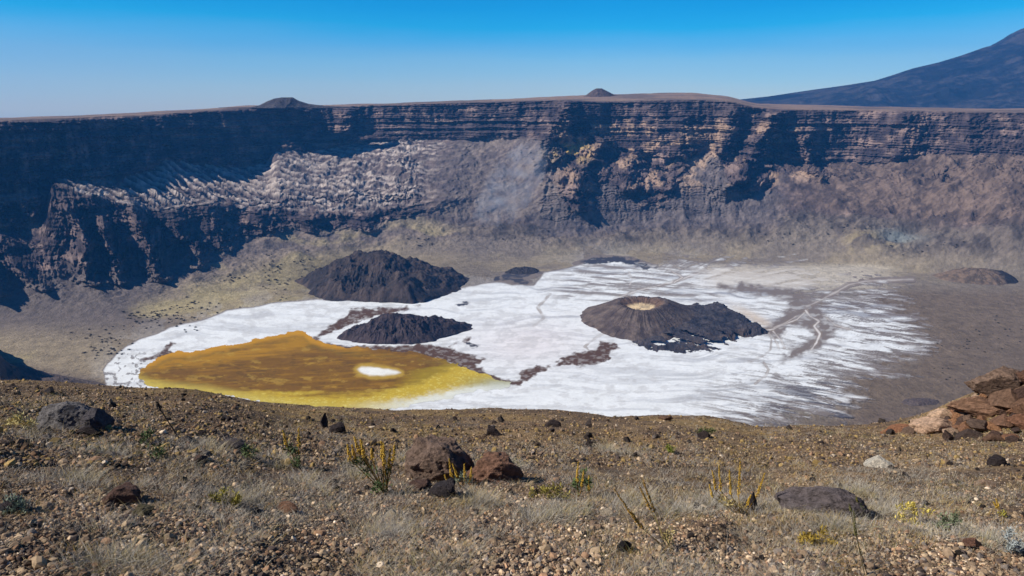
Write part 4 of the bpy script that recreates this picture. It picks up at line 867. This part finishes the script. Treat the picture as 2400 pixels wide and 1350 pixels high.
herb(2375, 1300, 70, 60, lin(150, 154, 150), 'silver grey herb at the lower right border', n=380, seed=42)
herb(1570, 1062, 30, 16, lin(120, 126, 48), 'small yellow green cushion high on the right centre slope', n=140, seed=43)
herb(1655, 1018, 40, 12, lin(84, 92, 52), 'flat dark green cushion near the crater edge', n=160, seed=44)

# ------------------------------------------------------------------ shrubs on the crater floor
SHR = []
for i in range(6):
    r = np.random.default_rng(900 + i)
    cs = r.normal(0, 0.38, (7, 3)); cs[:, 2] = np.abs(cs[:, 2]) * 0.8 + 0.25
    V, Fc, C = leaves_mesh(cs, 150, 0.55, np.ones(3), r)
    V[:, 2] = np.maximum(V[:, 2], -0.05)
    SHR.append(mesh_np('shrub', V, Fc, M_shrub, smooth=False, link=False))
from mathutils.bvhtree import BVHTree
_tv = np.stack([TX2, TY2, TZ2], -1)
def terr_pt(px, py):
    """nearest visible terrain vertex for a map point"""
    j = int(np.argmin(np.abs(cpx - px)))
    xx, yy = proj(_tv[:, j, 0], _tv[:, j, 1], _tv[:, j, 2])
    m = (TS[:, j] > 2.2) & (TS[:, j] < 7.5)
    d = np.where(m, np.abs(yy - py), 1e9); i = int(np.argmin(d))
    return _tv[i, j]
def shrub(px, py, s, group, label):
    p = terr_pt(px, py); m = p[1] / F
    o = obj_from(random.choice(SHR), 'shrub', (p[0], p[1], p[2] - 0.2), (0, 0, random.uniform(0, 6)), (s * m, s * m, s * m * 0.8))
    o.color = (*lin(*random.choice([(58, 54, 44), (66, 60, 46), (50, 48, 42)])), 1)
    tag(o, label, 'shrub', group)
for cx, cy, sx, sy, n in [(330, 740, 60, 14, 44), (300, 760, 50, 10, 14), (400, 750, 40, 22, 36), (450, 715, 50, 14, 26), (220, 805, 50, 20, 30), (200, 830, 40, 12, 22), (640, 640, 28, 40, 44), (530, 650, 26, 14, 20), (700, 625, 26, 26, 14), (180, 785, 60, 10, 10), (650, 700, 10, 4, 3)]:
    for i in range(n):
        px, py = random.gauss(cx, sx * 0.6), random.gauss(cy, sy * 0.7)
        if py > 800 - (px - 240) * 0.3 + 60 and px > 240: continue
        shrub(px, py, random.uniform(1.2, 3.4), 'dark shrubs dotted over the tan plain left of the salt', 'tiny dark shrub dotted on the tan plain left of the white salt')
for cx, cy, sx, sy, n in [(1810, 556, 34, 8, 14), (1950, 538, 40, 5, 14), (2150, 572, 60, 8, 14), (2330, 800, 60, 14, 20), (2300, 815, 40, 10, 8), (2270, 865, 30, 10, 10), (2390, 770, 40, 16, 10), (985, 566, 22, 9, 16), (1220, 560, 40, 8, 10)]:
    for i in range(n):
        shrub(random.gauss(cx, sx * 0.9), random.gauss(cy, sy * 1.2), random.uniform(1.1, 2.8), 'dark shrubs dotted on the slopes behind and right of the salt', 'tiny dark shrub dotted on the slope behind or right of the salt')

# ------------------------------------------------------------------ air, steam
def volume_mat(name, colr, dens, noise=None):
    m = bpy.data.materials.new(name); m.use_nodes = True; N, L = m.node_tree.nodes, m.node_tree.links; N.clear()
    out = N.new('ShaderNodeOutputMaterial'); v = N.new('ShaderNodeVolumePrincipled'); L.new(v.outputs[0], out.inputs['Volume'])
    v.inputs['Color'].default_value = (*colr, 1); v.inputs['Density'].default_value = dens; v.inputs['Anisotropy'].default_value = 0.0
    if noise:
        tc = N.new('ShaderNodeTexCoord'); no = N.new('ShaderNodeTexNoise'); no.inputs['Scale'].default_value = noise; no.inputs['Detail'].default_value = 3
        L.new(tc.outputs['Object'], no.inputs['Vector']); mr = N.new('ShaderNodeMapRange'); mr.inputs['From Min'].default_value = 0.42; mr.inputs['From Max'].default_value = 0.7
        mr.inputs['To Max'].default_value = dens * 2
        L.new(no.outputs['Fac'], mr.inputs['Value']); L.new(mr.outputs[0], v.inputs['Density'])
    return m
def boxmesh(name, lo, hi, mat):
    V = np.array([(x, y, z) for x in (lo[0], hi[0]) for y in (lo[1], hi[1]) for z in (lo[2], hi[2])], float)
    Fc = np.array([(0, 1, 3, 2), (4, 6, 7, 5), (0, 4, 5, 1), (2, 3, 7, 6), (0, 2, 6, 4), (1, 5, 7, 3)])
    return mesh_np(name, V, Fc, mat, smooth=False)
hzo = boxmesh('haze', (-30000, -2000, -1300), (30000, 22000, 1900), volume_mat('haze_air', (0.07, 0.39, 1.0), 2.9e-5))
tag(hzo, 'thin blue haze in the air of the crater', 'haze', kind='stuff')

def puffs(name, lst, mat):
    parts = []
    for px, py, Y, wx_, wz_, dep_, tilt in lst:
        z = Y * tdown(py); x = float(aof(px, py)) * Y; m = Y / F
        v = ICO3[0] * np.array([wx_ * m, dep_, wz_ * m]); c, s_ = math.cos(tilt), math.sin(tilt)
        v = np.stack([v[:, 0] * c + v[:, 2] * s_, v[:, 1], -v[:, 0] * s_ + v[:, 2] * c], 1) + np.array([x, Y, z])
        parts.append((v, ICO3[1], np.ones(3)))
    V, Fc, C = merge(parts); return mesh_np(name, V, Fc, mat)
sm = puffs('smoke', [(1195, 440, 3560, 60, 130, 110, 0.62)], volume_mat('steam', (0.75, 0.85, 1.0), 0.0014, 0.016))
tag(sm, 'thin bluish steam wisp drifting up the grey scree below the far cliff', 'smoke', kind='stuff')
du = puffs('dust', [(1790, 640, 2990, 330, 17, 110, 0.03)], volume_mat('dust_air', (0.95, 0.88, 0.78), 0.0011))
tag(du, 'pale dust blowing low over the back edge of the salt', 'dust', kind='stuff')

# ------------------------------------------------------------------ light
SUN_EL, SUN_AZ = math.radians(39), math.radians(-97)     # azimuth measured from +Y, clockwise
sd_ = np.array([math.sin(SUN_AZ) * math.cos(SUN_EL), math.cos(SUN_AZ) * math.cos(SUN_EL), math.sin(SUN_EL)])
ld = bpy.data.lights.new('sun', 'SUN'); ld.energy = 4.9; ld.angle = math.radians(0.53); ld.color = (1.0, 0.965, 0.89)
lo = bpy.data.objects.new('sun', ld); col.objects.link(lo)
from mathutils import Vector
lo.rotation_euler = Vector(sd_).to_track_quat('Z', 'Y').to_euler()
lo.location = (-300, 0, 400)
w = bpy.data.worlds.new('World'); scene.world = w; w.use_nodes = True
N, L = w.node_tree.nodes, w.node_tree.links; N.clear()
out = N.new('ShaderNodeOutputWorld'); bg = N.new('ShaderNodeBackground'); L.new(bg.outputs[0], out.inputs[0])
sky = N.new('ShaderNodeTexSky'); sky.sky_type = 'NISHITA'; sky.sun_disc = False
sky.sun_elevation = SUN_EL; sky.sun_rotation = SUN_AZ; sky.altitude = 1800; sky.air_density = 1.0; sky.dust_density = 0.3; sky.ozone_density = 2.5
bg.inputs['Strength'].default_value = 0.10
tc = N.new('ShaderNodeTexCoord'); sx = N.new('ShaderNodeSeparateXYZ'); L.new(tc.outputs['Generated'], sx.inputs[0])
# paler towards the left horizon, polarised deep blue higher up
ma = N.new('ShaderNodeMath'); ma.operation = 'MULTIPLY_ADD'; ma.inputs[1].default_value = 0.008; L.new(sx.outputs['X'], ma.inputs[0]); L.new(sx.outputs['Z'], ma.inputs[2])
nz = N.new('ShaderNodeTexNoise'); nz.inputs['Scale'].default_value = 2.2; nz.inputs['Detail'].default_value = 3
vz = N.new('ShaderNodeVectorMath'); vz.operation = 'MULTIPLY'; vz.inputs[1].default_value = (1, 1, 7); L.new(tc.outputs['Generated'], vz.inputs[0]); L.new(vz.outputs[0], nz.inputs['Vector'])
mb = N.new('ShaderNodeMath'); mb.operation = 'MULTIPLY_ADD'; mb.inputs[1].default_value = 0.035; L.new(nz.outputs['Fac'], mb.inputs[0])
mc = N.new('ShaderNodeMath'); mc.operation = 'ADD'; mc.inputs[1].default_value = -0.0175; L.new(ma.outputs[0], mc.inputs[0]); L.new(mc.outputs[0], mb.inputs[2])
cr = N.new('ShaderNodeValToRGB'); L.new(mb.outputs[0], cr.inputs[0])
e = cr.color_ramp.elements
e[0].position = 0.0; e[0].color = (0.84, 0.88, 0.92, 1); e[1].position = 1.0; e[1].color = (0.10, 0.26, 0.50, 1)
for p_, c_ in ((0.03, (0.86, 0.96, 0.96, 1)), (0.065, (0.70, 1.02, 1.06, 1)), (0.088, (0.36, 0.96, 1.14, 1)), (0.110, (0.04, 0.88, 1.14, 1)), (0.135, (0.0, 0.76, 1.10, 1)), (0.25, (0.02, 0.42, 0.85, 1))):
    q = e.new(p_); q.color = c_
vm = N.new('ShaderNodeVectorMath'); vm.operation = 'MULTIPLY'; L.new(sky.outputs[0], vm.inputs[0]); L.new(cr.outputs[0], vm.inputs[1])
mrx = N.new('ShaderNodeMapRange'); mrx.inputs['From Min'].default_value = -0.7; mrx.inputs['From Max'].default_value = 0.1; mrx.inputs['To Min'].default_value = 0.80; mrx.inputs['To Max'].default_value = 1.0
L.new(sx.outputs['X'], mrx.inputs['Value'])
vs = N.new('ShaderNodeVectorMath'); vs.operation = 'SCALE'; L.new(vm.outputs[0], vs.inputs[0]); L.new(mrx.outputs[0], vs.inputs['Scale'])
mry = N.new('ShaderNodeMapRange'); mry.inputs['From Min'].default_value = 0.15; mry.inputs['From Max'].default_value = 0.7; mry.inputs['To Min'].default_value = 1.0; mry.inputs['To Max'].default_value = 0.86
L.new(sx.outputs['X'], mry.inputs['Value'])
vt = N.new('ShaderNodeVectorMath'); vt.operation = 'SCALE'; L.new(vs.outputs[0], vt.inputs[0]); L.new(mry.outputs[0], vt.inputs['Scale'])
L.new(vt.outputs[0], bg.inputs['Color'])

# ------------------------------------------------------------------ camera
cd = bpy.data.cameras.new('camera'); cd.sensor_width = 36; cd.lens = 36 * F / 2400; cd.clip_start = 0.1; cd.clip_end = 90000
cam = bpy.data.objects.new('camera', cd); col.objects.link(cam); cam.rotation_euler = (math.pi / 2 - PITCH, 0, 0)
scene.camera = cam
scene.view_settings.view_transform = 'Standard'; scene.view_settings.look = 'None'
scene.view_settings.exposure = 0.34; scene.view_settings.gamma = 1.0
scene.cycles.use_denoising = True
scene.cycles.max_bounces = 6; scene.cycles.volume_bounces = 1
